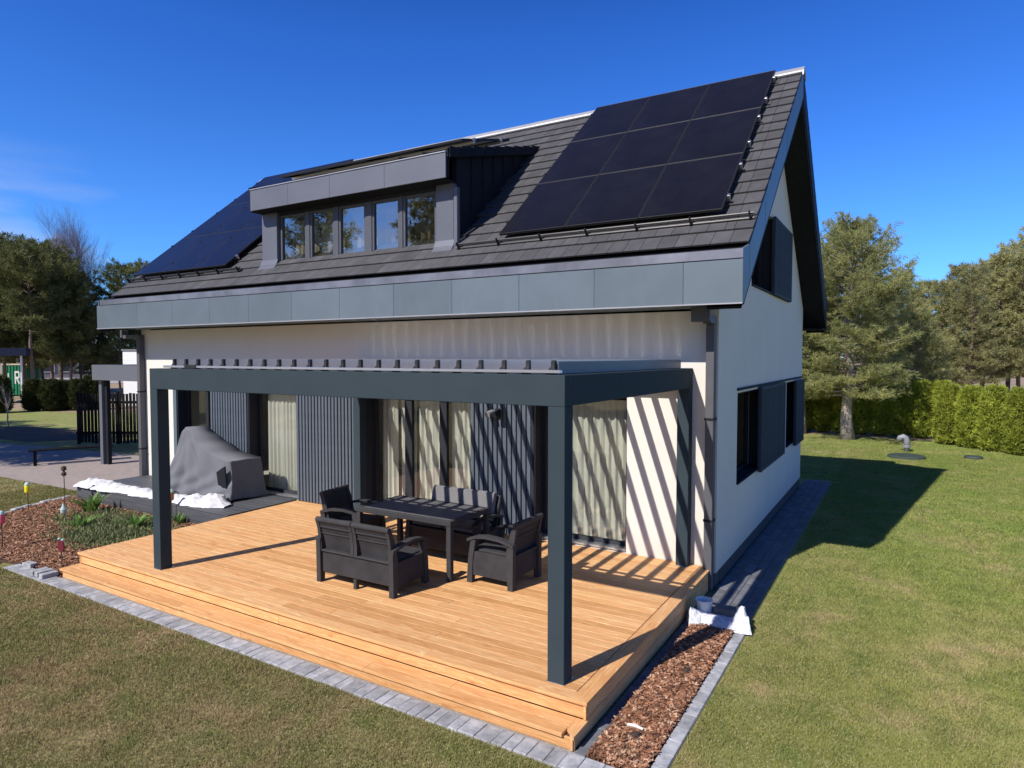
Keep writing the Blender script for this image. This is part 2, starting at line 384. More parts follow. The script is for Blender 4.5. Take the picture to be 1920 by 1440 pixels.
def lawn_mat(name, blades):
    m, b = new(name)
    v = coords(m)
    big = noise(m, v, 0.55, 5, 0.62)
    mid = noise(m, v, 3.2, 4, 0.6)
    fine = noise(m, v, 150, 2, 0.7)
    # greener to the east of the house, browner in front of it
    s = nd(m, 'ShaderNodeSeparateXYZ'); lk(m, v, s.inputs[0])
    mr = nd(m, 'ShaderNodeMapRange'); mr.inputs['From Min'].default_value = -2.0; mr.inputs['From Max'].default_value = 2.5
    lk(m, s.outputs['X'], mr.inputs['Value'])
    k = 1.5
    br_ = ramp(m, big, [(0.30, (0.145 * k, 0.130 * k, 0.050 * k)), (0.5, (0.180 * k, 0.150 * k, 0.066 * k)), (0.68, (0.235 * k, 0.175 * k, 0.092 * k))])
    gr = ramp(m, big, [(0.30, (0.140 * k, 0.170 * k, 0.035 * k)), (0.5, (0.200 * k, 0.205 * k, 0.058 * k)), (0.70, (0.29 * k, 0.245 * k, 0.110 * k))])
    c = mixc(m, mr.outputs[0], br_, gr)
    ly = nd(m, 'ShaderNodeMapRange'); ly.inputs['From Min'].default_value = -3.5; ly.inputs['From Max'].default_value = 5.0; ly.inputs['To Max'].default_value = 0.75
    lk(m, s.outputs['Y'], ly.inputs['Value'])
    lg = nd(m, 'ShaderNodeMath', operation='MULTIPLY'); lk(m, ly.outputs[0], lg.inputs[0]); lk(m, ramp(m, noise(m, v, 0.8, 4, 0.6), [(0.35, (0.2, 0.2, 0.2)), (0.6, (1, 1, 1))]), lg.inputs[1])
    c = mixc(m, lg.outputs[0], c, (0.20, 0.29, 0.05))          # lusher towards the back of the garden
    c = mixc(m, ramp(m, mid, [(0.42, (0, 0, 0)), (0.72, (0.75, 0.75, 0.75))]), c, (0.15, 0.19, 0.045))
    straw = ramp(m, noise(m, v, 1.1, 6, 0.7), [(0.56, (0, 0, 0)), (0.72, (0.75, 0.75, 0.75))])
    c = mixc(m, straw, c, (0.42, 0.32, 0.18))
    c = scalec(m, c, ramp(m, fine, [(0.30, (0.50, 0.50, 0.50)), (0.70, (1.65, 1.65, 1.65))]))
    vo = nd(m, 'ShaderNodeTexVoronoi'); vo.inputs['Scale'].default_value = 90; lk(m, v, vo.inputs['Vector'])
    sp = nd(m, 'ShaderNodeSeparateColor'); lk(m, vo.outputs['Color'], sp.inputs[0])
    c = mixc(m, ramp(m, sp.outputs[1], [(0.86, (0, 0, 0)), (0.93, (0.8, 0.8, 0.8))]), c, (0.55, 0.46, 0.27))     # dead straw blades
    lk(m, c, b.inputs['Base Color']); b.inputs['Roughness'].default_value = 0.8
    b.inputs['Specular IOR Level'].default_value = 0.2
    if blades:
        tr = nd(m, 'ShaderNodeBsdfTranslucent'); lk(m, c, tr.inputs['Color'])
        mxs = nd(m, 'ShaderNodeMixShader'); mxs.inputs[0].default_value = 0.3
        lk(m, b.outputs[0], mxs.inputs[1]); lk(m, tr.outputs[0], mxs.inputs[2])
        lk(m, mxs.outputs[0], m.node_tree.nodes['Material Output'].inputs['Surface'])
    else:
        lk(m, bump(m, fine, 0.8, 0.02), b.inputs['Normal'])
    return m
M['lawn'] = lawn_mat('lawn_turf', False)
M['blades'] = lawn_mat('lawn_blades', True)
M['ground'] = plain('forest_floor', (0.30, 0.22, 0.14), 0.95, var=0.4, nscale=0.6, bstr=0.6, bscale=5)
def chip_mat():
    m, b = new('bark_chips')
    v = coords(m)
    vo = nd(m, 'ShaderNodeTexVoronoi'); vo.inputs['Scale'].default_value = 34; lk(m, v, vo.inputs['Vector'])
    sp = nd(m, 'ShaderNodeSeparateColor'); lk(m, vo.outputs['Color'], sp.inputs[0])
    c = ramp(m, sp.outputs[0], [(0.0, (0.10, 0.045, 0.025)), (0.45, (0.26, 0.115, 0.060)), (0.75, (0.40, 0.19, 0.10)), (1.0, (0.60, 0.40, 0.27))])
    lk(m, c, b.inputs['Base Color']); b.inputs['Roughness'].default_value = 0.85
    return m
M['chips'] = chip_mat()

# ------------------------------------------------------------------ helpers
class MB:
    def __init__(s): s.v = []; s.f = []
    def add(s, vs_, fs):
        o = len(s.v); s.v += [tuple(p) for p in vs_]; s.f += [tuple(i + o for i in f) for f in fs]; return s
    def box(s, x0, x1, y0, y1, z0, z1, c=0.0):
        if c <= 0:
            v = [(x, y, z) for z in (z0, z1) for y in (y0, y1) for x in (x0, x1)]
            return s.add(v, [(0, 2, 3, 1), (4, 5, 7, 6), (0, 1, 5, 4), (2, 6, 7, 3), (0, 4, 6, 2), (1, 3, 7, 5)])
        v = []; idx = {}
        X, Y, Z = (x0, x1), (y0, y1), (z0, z1)
        for i in (0, 1):
            for j in (0, 1):
                for k in (0, 1):
                    sx_, sy_, sz_ = (c if i == 0 else -c), (c if j == 0 else -c), (c if k == 0 else -c)
                    for a in 'xyz':
                        idx[i, j, k, a] = len(v)
                        v.append((X[i] + (0 if a == 'x' else sx_), Y[j] + (0 if a == 'y' else sy_), Z[k] + (0 if a == 'z' else sz_)))
        f = []
        for i in (0, 1):
            f.append([idx[i, j, k, 'x'] for j, k in ((0, 0), (1, 0), (1, 1), (0, 1))])
            f.append([idx[j, i, k, 'y'] for j, k in ((0, 0), (1, 0), (1, 1), (0, 1))])
            f.append([idx[j, k, i, 'z'] for j, k in ((0, 0), (1, 0), (1, 1), (0, 1))])
        for a in (0, 1):
            for b in (0, 1):
                f.append([idx[a, b, 0, 'x'], idx[a, b, 1, 'x'], idx[a, b, 1, 'y'], idx[a, b, 0, 'y']])
                f.append([idx[a, 0, b, 'x'], idx[a, 1, b, 'x'], idx[a, 1, b, 'z'], idx[a, 0, b, 'z']])
                f.append([idx[0, a, b, 'y'], idx[1, a, b, 'y'], idx[1, a, b, 'z'], idx[0, a, b, 'z']])
        for i in (0, 1):
            for j in (0, 1):
                for k in (0, 1):
                    f.append([idx[i, j, k, a] for a in 'xyz'])
        return s.add(v, f)
    def prism(s, poly, axis, a, b):
        """poly: 2D points in the other two axes (in xyz order), extruded along axis from a to b"""
        n = len(poly)
        def P(q, t):
            return (t, q[0], q[1]) if axis == 'x' else (q[0], t, q[1]) if axis == 'y' else (q[0], q[1], t)
        v = [P(q, a) for q in poly] + [P(q, b) for q in poly]
        f = [tuple(range(n - 1, -1, -1)), tuple(range(n, 2 * n))] + [(i, (i + 1) % n, n + (i + 1) % n, n + i) for i in range(n)]
        return s.add(v, f)
    def tube(s, pts, rad, n=8, cap=True):
        pts = [Vector(p) for p in pts]; rings = []
        if not hasattr(rad, '__len__'): rad = [rad] * len(pts)
        v = []; prev = None
        for i, p in enumerate(pts):
            d = (pts[min(i + 1, len(pts) - 1)] - pts[max(i - 1, 0)]).normalized()
            if prev is None: u = d.orthogonal().normalized()
            else: u = (prev - d * prev.dot(d)); u = u.normalized() if u.length > 1e-6 else d.orthogonal().normalized()
            prev = u; w = d.cross(u)
            for k in range(n):
                a = 2 * math.pi * k / n
                v.append(p + (u * math.cos(a) + w * math.sin(a)) * rad[i])
        f = [(i * n + k, i * n + (k + 1) % n, (i + 1) * n + (k + 1) % n, (i + 1) * n + k) for i in range(len(pts) - 1) for k in range(n)]
        if cap: f += [tuple(range(n - 1, -1, -1)), tuple(range((len(pts) - 1) * n, len(pts) * n))]
        return s.add(v, f)
    def lathe(s, prof, c=(0, 0, 0), n=20):
        v = [(c[0] + r * math.cos(2 * math.pi * k / n), c[1] + r * math.sin(2 * math.pi * k / n), c[2] + z) for r, z in prof for k in range(n)]
        f = [(i * n + k, i * n + (k + 1) % n, (i + 1) * n + (k + 1) % n, (i + 1) * n + k) for i in range(len(prof) - 1) for k in range(n)]
        f += [tuple(range(n - 1, -1, -1)), tuple(range((len(prof) - 1) * n, len(prof) * n))]
        return s.add(v, f)
    def mesh(s, name, mat, smooth=False):
        me = bpy.data.meshes.new(name); me.from_pydata([tuple(p) for p in s.v], [], s.f)
        bm = bmesh.new(); bm.from_mesh(me); bmesh.ops.recalc_face_normals(bm, faces=bm.faces); bm.to_mesh(me); bm.free()
        if smooth: me.polygons.foreach_set('use_smooth', [True] * len(me.polygons))
        me.materials.append(M[mat]); me.update()
        return me
    def build(s, name, mat, parent=None, loc=(0, 0, 0), rz=0.0, smooth=False):
        return inst(name, s.mesh(name, mat, smooth), parent, loc, (0, 0, rz))
def inst(name, me, parent=None, loc=(0, 0, 0), rot=(0, 0, 0)):
    o = bpy.data.objects.new(name, me); COL.objects.link(o)
    o.location = loc; o.rotation_euler = rot
    if parent is not None: o.parent = parent
    return o
def npmesh(name, verts, faces, mat, smooth=False):
    """fast mesh: verts (n,3), faces (m,k)"""
    me = bpy.data.meshes.new(name); n, (m_, k) = len(verts), faces.shape
    me.vertices.add(n); me.vertices.foreach_set('co', np.ascontiguousarray(verts, dtype=np.float32).ravel())
    me.loops.add(m_ * k); me.loops.foreach_set('vertex_index', np.ascontiguousarray(faces, dtype=np.int32).ravel())
    me.polygons.add(m_); me.polygons.foreach_set('loop_start', np.arange(0, m_ * k, k, dtype=np.int32))
    me.update(calc_edges=True)
    if smooth: me.polygons.foreach_set('use_smooth', np.ones(m_, dtype=bool))
    me.materials.append(M[mat]); me.update()
    return me
def tag(o, label=None, cat=None, group=None, kind=None):
    if label: o['label'] = label
    if cat: o['category'] = cat
    if group: o['group'] = group
    if kind: o['kind'] = kind
    return o
def empty(name, loc=(0, 0, 0), rz=0.0):
    o = bpy.data.objects.new(name, None); COL.objects.link(o); o.location = loc; o.rotation_euler = (0, 0, rz); o.empty_display_size = 0.2
    return o
def copy_tree(o, parent=None):
    c = o.copy(); COL.objects.link(c)
    if parent is not None: c.parent = parent
    for ch in list(o.children): copy_tree(ch, c)
    return c
def box(name, mat, parent, x0, x1, y0, y1, z0, z1, c=0.0): return MB().box(x0, x1, y0, y1, z0, z1, c).build(name, mat, parent)
def fbm(x, y, seed=0):
    r = np.random.default_rng(seed); t = 0 * x
    for k in range(9):
        fx, fy = r.normal(0, 1.0 * 1.45 ** k, 2); t = t + np.sin(fx * x + fy * y + r.uniform(0, 6.28)) / 1.35 ** k
    return t / 3.0

# ================================================================== THE SETTING
def sheet(name, pts, z, mat, kind='structure', sub=0):
    me = bpy.data.meshes.new(name)
    me.from_pydata([(x, y, z) for x, y in pts], [], [tuple(range(len(pts)))]); me.materials.append(M[mat]); me.update()
    o = inst(name, me); o['kind'] = kind
    return o
sheet('ground', [(-900, -900), (900, -900), (900, 900), (-900, 900)], -0.03, 'ground')
sheet('lawn', [(-60, -30), (30, -30), (30, 13), (7.6, 14.2), (3.2, 19.2), (-22, 19.5), (-36, 9.5), (-60, 6)], -0.006, 'lawn')
sheet('patio', [(-40, -1.6), (-13.0, -1.02), (-13.0, 4.2), (-18.5, 2.6), (-22, 2.2), (-40, -0.5)], 0.002, 'patio')
soil = sheet('soil_bed', [(-33, 3.6), (-30, 4.9), (-27, 5.2), (-25, 4.9), (-23.4, 3.7), (-24.4, 2.5), (-27, 2.3), (-31, 2.6)], 0.004, 'soil')
sheet('planting_bed', [(-13.3, -1.25), (-7.74, -1.45), (-7.74, -4.14), (-8.9, -4.16), (-10.2, -4.4), (-12.0, -3.7), (-12.85, -2.6)], 0.0025, 'mulch_base')
sheet('mulch_strip', [(0.055, -4.13), (0.505, -4.13), (0.505, -1.0), (0.055, -1.0)], 0.0025, 'mulch_base')

def chips(name, inside, x0, x1, y0, y1, n, seed, label):
    r = np.random.default_rng(seed)
    x = r.uniform(x0, x1, n); y = r.uniform(y0, y1, n)
    k = inside(x, y); x, y = x[k], y[k]; n = len(x)
    z = 0.012 + 0.03 * r.random(n)
    a = r.uniform(0, 2 * math.pi, n); L = r.uniform(0.010, 0.032, n); w = r.uniform(0.004, 0.011, n); tilt = r.normal(0, 0.30, n); t2 = r.normal(0, 0.3, n)
    dx, dy = np.cos(a), np.sin(a)
    U = np.stack([dx * np.cos(tilt), dy * np.cos(tilt), np.sin(tilt)], 1) * L[:, None]
    Wv = np.stack([-dy * np.cos(t2), dx * np.cos(t2), np.sin(t2)], 1) * w[:, None]
    C0 = np.stack([x, y, z], 1)
    v = np.stack([C0 - U - Wv, C0 + U - Wv * 0.6, C0 + U * 0.9 + Wv, C0 - U * 1.05 + Wv * 0.7], 1).reshape(-1, 3)
    o = inst(name, npmesh(name, v, np.arange(4 * n).reshape(-1, 4), 'chips'))
    return tag(o, label, 'bark mulch', kind='stuff')
def inpoly(poly):
    def f(x, y):
        c = np.zeros(len(x), bool); n = len(poly)
        for i in range(n):
            (xa, ya), (xb, yb) = poly[i], poly[(i + 1) % n]
            c ^= ((ya > y) != (yb > y)) & (x < (xb - xa) * (y - ya) / (yb - ya + 1e-12) + xa)
        return c
    return f
chips('bark_mulch', lambda x, y: (x < 0.50) & (x > 0.065), 0.06, 0.50, -4.12, -1.08, 16000, 3, 'reddish bark chips filling the narrow strip beside the deck')
bed_poly = [(-13.2, -1.3), (-7.8, -1.5), (-7.78, -4.12), (-8.9, -4.12), (-10.2, -4.33), (-11.95, -3.65), (-12.8, -2.6)]
chips('bark_mulch', inpoly(bed_poly), -13.2, -7.78, -4.3, -1.3, 52000, 4, 'brown bark chips covering the planting bed left of the steps')

# grass blades
def grass():
    r = np.random.default_rng(5); xs = []; ys = []
    cxy = np.array([2.05, -8.54])
    pond = lambda x, y: np.zeros(len(x), bool)
    for (x0, x1, y0, y1, dens) in ((-11.5, 0.7, -8.6, -4.35, 9000), (0.64, 9.0, -6.5, 4.0, 7500), (0.6, 9, 4.0, 15.5, 2600), (-15, -11.5, -7, -1.0, 3000), (-26, -13, -5, -1.0, 900), (-4, 6, 8.9, 18.4, 1200)):
        n = int((x1 - x0) * (y1 - y0) * dens)
        x = r.uniform(x0, x1, n); y = r.uniform(y0, y1, n)
        # in front of the camera only as far as the frame and one step aside reach
        d = np.stack([x, y], 1) - cxy
        fw = np.array([math.sin(YAW), math.cos(YAW)]); rt = np.array([fw[1], -fw[0]])
        dep = d @ fw; lat = d @ rt
        k = (dep > 2.6) & (np.abs(lat) < dep * 0.86 + 1.2)
        prob = np.clip(36.0 / np.maximum(dep, 1) ** 2 , 0.05, 1.0) if dens > 5000 else 1.0
        k &= r.random(n) < prob
        # keep off paving, beds, deck
        k &= ~((y > -4.338 + .012 * np.sin(x * 23) + .008 * np.sin(x * 61)) & (x < 0.622 + .010 * np.sin(y * 27) + .008 * np.sin(y * 71)) & (x > -9.0) & (y < 8.95))
        k &= ~inpoly([(-13.4, -1.0), (-7.6, -1.0), (-7.6, -4.36), (-9.0, -4.36), (-10.3, -4.5), (-12.1, -3.85), (-13.0, -2.6)])(x, y)
        k &= ~((x < -13) & (y > -1.0 + (x + 13) * 0.022))
        k &= ~((x > -9.2) & (x < 0.75) & (y > 8.7) & (y < 8.95))
        xs.append(x[k]); ys.append(y[k])
    x = np.concatenate(xs); y = np.concatenate(ys); n = len(x)
    dep = np.hypot(x - cxy[0], y - cxy[1])
    clump = 0.5 + 0.5 * np.clip(.6 * fbm(x * 2.2, y * 2.2, 3) + .7 * fbm(x * 9, y * 9, 4), -1, 1)
    h = (0.014 + 0.026 * r.random(n)) * (0.55 + 0.9 * clump)
    w = (0.0022 + 0.0016 * r.random(n)) * np.clip(dep / 6, 0.9, 2.6)
    a = r.uniform(0, 2 * math.pi, n); b = r.uniform(0, 2 * math.pi, n); ln = r.uniform(0.2, 1.0, n) * h
    z0 = np.full(n, -0.006)
    A = np.stack([x - np.cos(a) * w, y - np.sin(a) * w, z0], 1); B = np.stack([x + np.cos(a) * w, y + np.sin(a) * w, z0], 1)
    T = np.stack([x + np.cos(b) * ln, y + np.sin(b) * ln, z0 + h], 1)
    v = np.stack([A, B, T], 1).reshape(-1, 3)
    o = inst('grass', npmesh('grass', v, np.arange(3 * n).reshape(-1, 3), 'blades'))
    tag(o, 'short olive spring lawn grass around the deck and house', 'grass', kind='stuff')
    print('grass blades', n)
grass()

# ---------------------------------------------------------------- pavers
def rowname(k): return ['first', 'second', 'third', 'fourth', 'fifth', 'sixth', 'seventh', 'eighth', 'ninth', 'tenth'][k]
paver_me = {}
def paver(L, W, mat):
    k = (L, W, mat)
    if k not in paver_me: paver_me[k] = MB().box(-L / 2 + .002, L / 2 - .002, -W / 2 + .002, W / 2 - .002, -0.05, 0.012, 0.004).mesh('paver', mat)
    return paver_me[k]
edge = MB().box(-8.95, 0.62, -4.345, -4.07, -0.04, 0.002).build('paver_border', 'joint')
tag(edge, 'grey paver border running along the foot of the wooden steps', 'paving border')
x = -8.9
while x < 0.60:
    w = rng.choice([0.10, 0.10, 0.12, 0.14, 0.16])
    w = min(w, 0.62 - x)
    if w < 0.05: break
    inst('paver', paver(round(w, 3), 0.205, 'paver'), edge, (x + w / 2, -4.2415 + rng.uniform(-.004, .004), rng.uniform(-.002, .004)), (0, 0, rng.gauss(0, .008)))
    x += w
edge2 = MB().box(0.508, 0.626, -4.135, -1.08, -0.04, 0.002).build('paver_edging', 'joint')
tag(edge2, 'pale grey paver edging between bark mulch strip and lawn', 'paving border')
y = -4.135
while y < -1.1:
    w = rng.choice([0.14, 0.2, 0.2, 0.24]); w = min(w, -1.08 - y)
    if w < 0.05: break
    inst('paver', paver(0.112, round(w, 3), 'paver'), edge2, (0.567, y + w / 2, rng.uniform(0, .004)), (0, 0, rng.gauss(0, .006)))
    y += w
edge3 = MB().box(-0.04, 0.053, -4.135, -1.0, -0.04, 0.002).build('paver_edging', 'joint')
tag(edge3, 'narrow shaded paver edging tight along the side of the deck', 'paving border')
y = -4.135
while y < -1.02:
    w = min(0.2, -1.0 - y)
    if w < 0.04: break
    inst('paver', paver(0.088, round(w, 3), 'paver_dark'), edge3, (0.007, y + w / 2, rng.uniform(0, .003)))
    y += w
path = MB().box(0.0, 0.58, -1.0, 8.84, -0.04, 0.002).build('footpath', 'joint'); path['kind'] = 'structure'
for j in range(49):
    for i in range(4):
        o = 0.1 * (i % 2)
        yy = -0.98 + 0.2 * j + 0.1 - o
        if yy - .1 < -1.0: continue
        inst('paver', paver(0.142, 0.198, 'paver_dark'), path, (0.074 + 0.144 * i, yy, rng.uniform(-.002, .003)))

# ================================================================== HOUSE
XE, XW = 0.433, -13.425                # roof edges (right, left)
L = -12.93; D = 7.86
YF, YRID, ZRID = -0.70, 3.93, 7.91
ZFB, ZFT = 3.62, 4.13
TY, TZ = -0.354, 4.335                 # lower tile edge
SL = (ZRID - TZ) / (YRID - TY); ANG = math.atan(SL); SLEN = math.hypot(ZRID - TZ, YRID - TY)
def roofp(x, t, off=0.0):
    return (x, TY + t * math.cos(ANG) - off * math.sin(ANG), TZ + t * math.sin(ANG) + off * math.cos(ANG))
house = empty('house', (0, 0, 0))
tag(house, 'white rendered house with dark gable roof, shed dormer and blue-grey eaves', 'house')

ZW = 3.60; T = 0.30
openings = [(-11.60, -10.374), (-9.205, -7.78), (-6.077, -3.804), (-2.668, -1.224)]
ZO = 2.46
mb = MB(); xs = [L + T]
prev = L
for a, b in openings:
    mb.box(prev, a, 0.0, T, 0.21, ZW); mb.box(a, b, 0.0, T, ZO, ZW); mb.box(a, b, 0.05, T, 0.21, 0.30); prev = b
mb.box(prev, 0.0, 0.0, T, 0.21, ZW)
mb.build('wall', 'render_white', house)
# right wall with window openings, gable on top
wins_r = [(1.14, 2.95, 1.17, 2.49), (5.62, 6.95, 1.17, 2.49)]
g_w = (2.0, 3.70, 4.12, 5.42)
mb = MB()
prev = T
for a, b, z0, z1 in wins_r:
    mb.box(-T, 0, prev, a, 0.21, ZW); mb.box(-T, 0, a, b, 0.21, z0); mb.box(-T, 0, a, b, z1, ZW); prev = b
mb.box(-T, 0, prev, D, 0.21, ZW)
SOF = 0.55
zs = lambda y: ZRID - SOF + 0.03 - abs(y - YRID) * SL
def gab(y0, y1, zlo):
    ysn = [y0] + ([YRID] if y0 < YRID < y1 else []) + [y1]
    return [(y0, zlo)] + [(y1, zlo)] + [(y, zs(y)) for y in reversed(ysn)]
mb.prism(gab(0.02, g_w[0], ZW), 'x', -T, 0)
mb.prism([(g_w[0], ZW), (g_w[1], ZW), (g_w[1], g_w[2]), (g_w[0], g_w[2])], 'x', -T, 0)
mb.prism([(g_w[0], min(g_w[3], zs(g_w[0]) - .01)), (g_w[1], g_w[3]), (g_w[1], zs(g_w[1])), (g_w[0], zs(g_w[0]))], 'x', -T, 0)
mb.prism(gab(g_w[1], D, ZW), 'x', -T, 0)
mb.build('wall', 'render_white', house)
mb = MB().box(L, L + T, T, D, 0.21, ZW); mb.prism(gab(0.02, D, ZW), 'x', L, L + T); mb.build('wall', 'render_white', house)
box('wall', 'render_white', house, L + T, -T, D - T, D, 0.21, ZW)
MB().box(L + .02, -.02, .02, T - .02, -.03, .208).box(-T, -.015, T - .02, D - .02, -.03, .208).box(L + .02, L + T, T - .02, D - .02, -.03, .208).build('plinth', 'plinth', house)
MB().box(L + T, -T, T, D - T, 0.15, 0.28).build('floor', 'interior', house)
MB().box(L + T, -T, T, D - T, 2.70, 2.85).build('ceiling', 'interior', house)
MB().box(L + T, -T, 4.0, 4.1, 0.28, 2.70).build('partition', 'interior', house)

def curtain(parent, x0, x1, y, z0, z1, mat='curtain', seed=0, amp=0.024, wl_=0.125):
    n = max(8, int((x1 - x0) / 0.009)); r = random.Random(seed)
    ph = r.uniform(0, 6); v = []; u = 0.0
    xs_ = [x0 + (x1 - x0) * i / n for i in range(n + 1)]
    for zz, k in ((z1, 0.7), ((z0 + z1) / 2, 1.0), (z0, 1.15)):
        for xx in xs_:
            q = xx / wl_ * 2 * math.pi + ph + 1.3 * math.sin(xx * 3.1 + ph) + 0.6 * math.sin(xx * 7.3)
            v.append((xx, y + amp * k * math.sin(q) + 0.3 * amp * math.sin(2.3 * q + zz), zz))
    f = [(j * (n + 1) + i, j * (n + 1) + i + 1, (j + 1) * (n + 1) + i + 1, (j + 1) * (n + 1) + i) for j in range(2) for i in range(n)]
    return MB().add(v, f).build('curtain', mat, parent, smooth=True)
def window(loc, rz, w, h, mull=(), fw=0.07, fmat='frame', gmat='glass', cur=(), seed=0, label=None, fd=0.07, sill=None):
    """local x along the wall, y into it; frame is the part, panes and curtains its pieces"""
    mb = MB()
    mb.box(0, w, 0, fd, 0, fw, .004); mb.box(0, w, 0, fd, h - fw, h, .004)
    mb.box(0, fw, 0.001, fd - .001, fw, h - fw, .004); mb.box(w - fw, w, 0.001, fd - .001, fw, h - fw, .004)
    xs_ = [fw]
    for a, b in mull:
        mb.box(a, b, 0.002, fd - .002, fw, h - fw, .004); xs_ += [a, b]
    xs_.append(w - fw)
    o = mb.build('window', fmat, house, loc, rz)
    if label: o['label'] = label
    for i in range(0, len(xs_), 2):
        box('pane', gmat, o, xs_[i] - .005, xs_[i + 1] + .005, fd * .5, fd * .5 + .0, fw - .005, h - fw + .005) if False else MB().add([(xs_[i] - .005, fd * .5, fw - .005), (xs_[i + 1] + .005, fd * .5, fw - .005), (xs_[i + 1] + .005, fd * .5, h - fw + .005), (xs_[i] - .005, fd * .5, h - fw + .005)], [(0, 1, 2, 3)]).build('pane', gmat, o)
    for k, c in enumerate(cur):
        curtain(o, c[0], c[1], c[2] if len(c) > 2 else 0.16, 0.02, h - 0.06, c[3] if len(c) > 3 else 'curtain', seed + k, *(c[4:] if len(c) > 4 else ()))
    if sill: box('sill', sill, o, .0, w, -.05, fd, -.045, -.002)
    return o
GY = 0.21
for i, (a, b) in enumerate(openings):
    w = b - a; h = ZO - 0.30
    mull = {0: [(w * .55, w * .55 + .10)], 1: [], 2: [(0.72, 0.88), (1.47, 1.62)], 3: []}[i]
    cur = {0: [(0.62, 1.2)], 1: [(0.12, 1.38)], 2: [(0.1, 0.42), (0.5, 0.86), (0.92, 1.5), (1.6, 2.2)], 3: [(0.06, 1.4)]}[i]
    if i == 0: cur = [(0.66, 1.2)]
    window((a, GY, 0.30), 0, w, h, mull, cur=cur, seed=i * 10,
           label=['tall window with a cream curtain at the far end of the terrace', 'glazed terrace door behind the covered grill', 'three-pane sliding terrace door behind the table', 'glazed terrace door with full cream curtain by the white wall'][i])
    # dark reveal lining and threshold
    rv = MB(); rv.box(a, a + .012, .004, GY, .30, ZO - .012); rv.box(b - .012, b, .004, GY, .30, ZO - .012); rv.box(a, b, .004, GY, ZO - .012, ZO); 
    rv.build('reveal', 'frame', house)
    box('threshold', 'alu', house, a + .013, b - .013, .03, GY - .002, .295, .318, .003)
# cladding in front of the wall between the openings
for a, b in ((-10.374, -9.205), (-7.78, -6.10), (-3.804, -2.70)):
    back = box('cladding', 'slat', house, a + .004, b, -0.030, -0.003, 0.29, ZO + .10)
    n = round((b - a) / 0.085); pw = (b - a) / n
    me = MB().box(-pw * .33, pw * .33, -0.028, 0.0, 0.295, ZO + .095, .004).mesh('slat', 'slat')
    for k in range(n): inst('slat', me, back, (a + pw * (k + .5), -0.0305, 0))
box('jamb_panel', 'slat', house, -6.098, -6.079, -.055, -.003, .29, ZO + .1, .003)
box('jamb_panel', 'sheet', house, -11.72, -11.602, -.03, -.003, .29, ZO + .1, .003)
box('jamb_panel', 'frame', house, -2.698, -2.669, -.03, -.003, .29, ZO + .1, .003)

# right wall windows with sliding slatted shutters
for i, (a, b, z0, z1) in enumerate(wins_r):
    window((-0.20, a, z0), math.pi / 2, b - a, z1 - z0, [((b - a) / 2 - .04, (b - a) / 2 + .04)], seed=40 + i, label=['dark side window nearest the terrace', 'dark side window nearest the rear corner'][i])
    MB().box(-.19, -.002, a, a + .012, z0 + .03, z1).box(-.19, -.002, b - .012, b, z0 + .03, z1).box(-.19, -.002, a, b, z1 - .012, z1 - .001).build('reveal', 'frame', house)
    box('sill', 'frame', house, -.19, .03, a + .001, b - .001, z0 + .002, z0 + .028, .003)
a, b, z0, z1 = g_w
MB().box(-.29, -.002, b - .014, b - .001, z0, z1 - .02).box(-.29, -.002, a, b - .015, z0, z0 + .012).build('reveal', 'frame', house)
box('dark_backing', 'black_plastic', house, -.34, -.31, a - .1, b + .1, z0 - .1, z1)  # black sheet added behind the gable window to make its pane dark
window((-0.16, a, z0), math.pi / 2, b - a, 1.28, (), seed=50, label='dark gable window partly hidden by the roof verge')
box('sill', 'frame', house, -.15, .03, a + .001, 5.66, z0 - .03, z0 - .002, .003)
def shutter(y0, y1, z0, z1, label):
    fr = MB(); x0, x1 = .03, .075
    fr.box(x0, x1, y0, y1, z0, z0 + .05, .003); fr.box(x0, x1, y0, y1, z1 - .05, z1, .003)
    fr.box(x0 + .001, x1 - .001, y0, y0 + .04, z0 + .05, z1 - .05); fr.box(x0 + .001, x1 - .001, y1 - .04, y1, z0 + .05, z1 - .05)
    fr.box(x0 - .02, x0, y0 + .01, y1 - .01, z0 + .01, z1 - .01)
    o = fr.build('shutter', 'shutter', house); o['label'] = label
    n = round((y1 - y0 - .08) / .085); pw = (y1 - y0 - .08) / n
    me = MB().box(.032, .072, -pw * .29, pw * .29, z0 + .05, z1 - .05, .004).mesh('slat', 'shutter')
    for k in range(n): inst('slat', me, o, (0.002, y0 + .04 + pw * (k + .5), 0))
shutter(2.62, 5.05, 1.13, 2.52, 'slatted sliding shutter between the two side windows')
shutter(6.55, 7.78, 1.10, 2.50, 'slatted sliding shutter at the rear corner')
shutter(3.62, 5.58, 4.09, 5.43, 'tall slatted shutter under the gable')
MB().box(-.002, .03, 1.1, 7.8, 2.525, 2.56).build('shutter_rail', 'dark_metal', house)

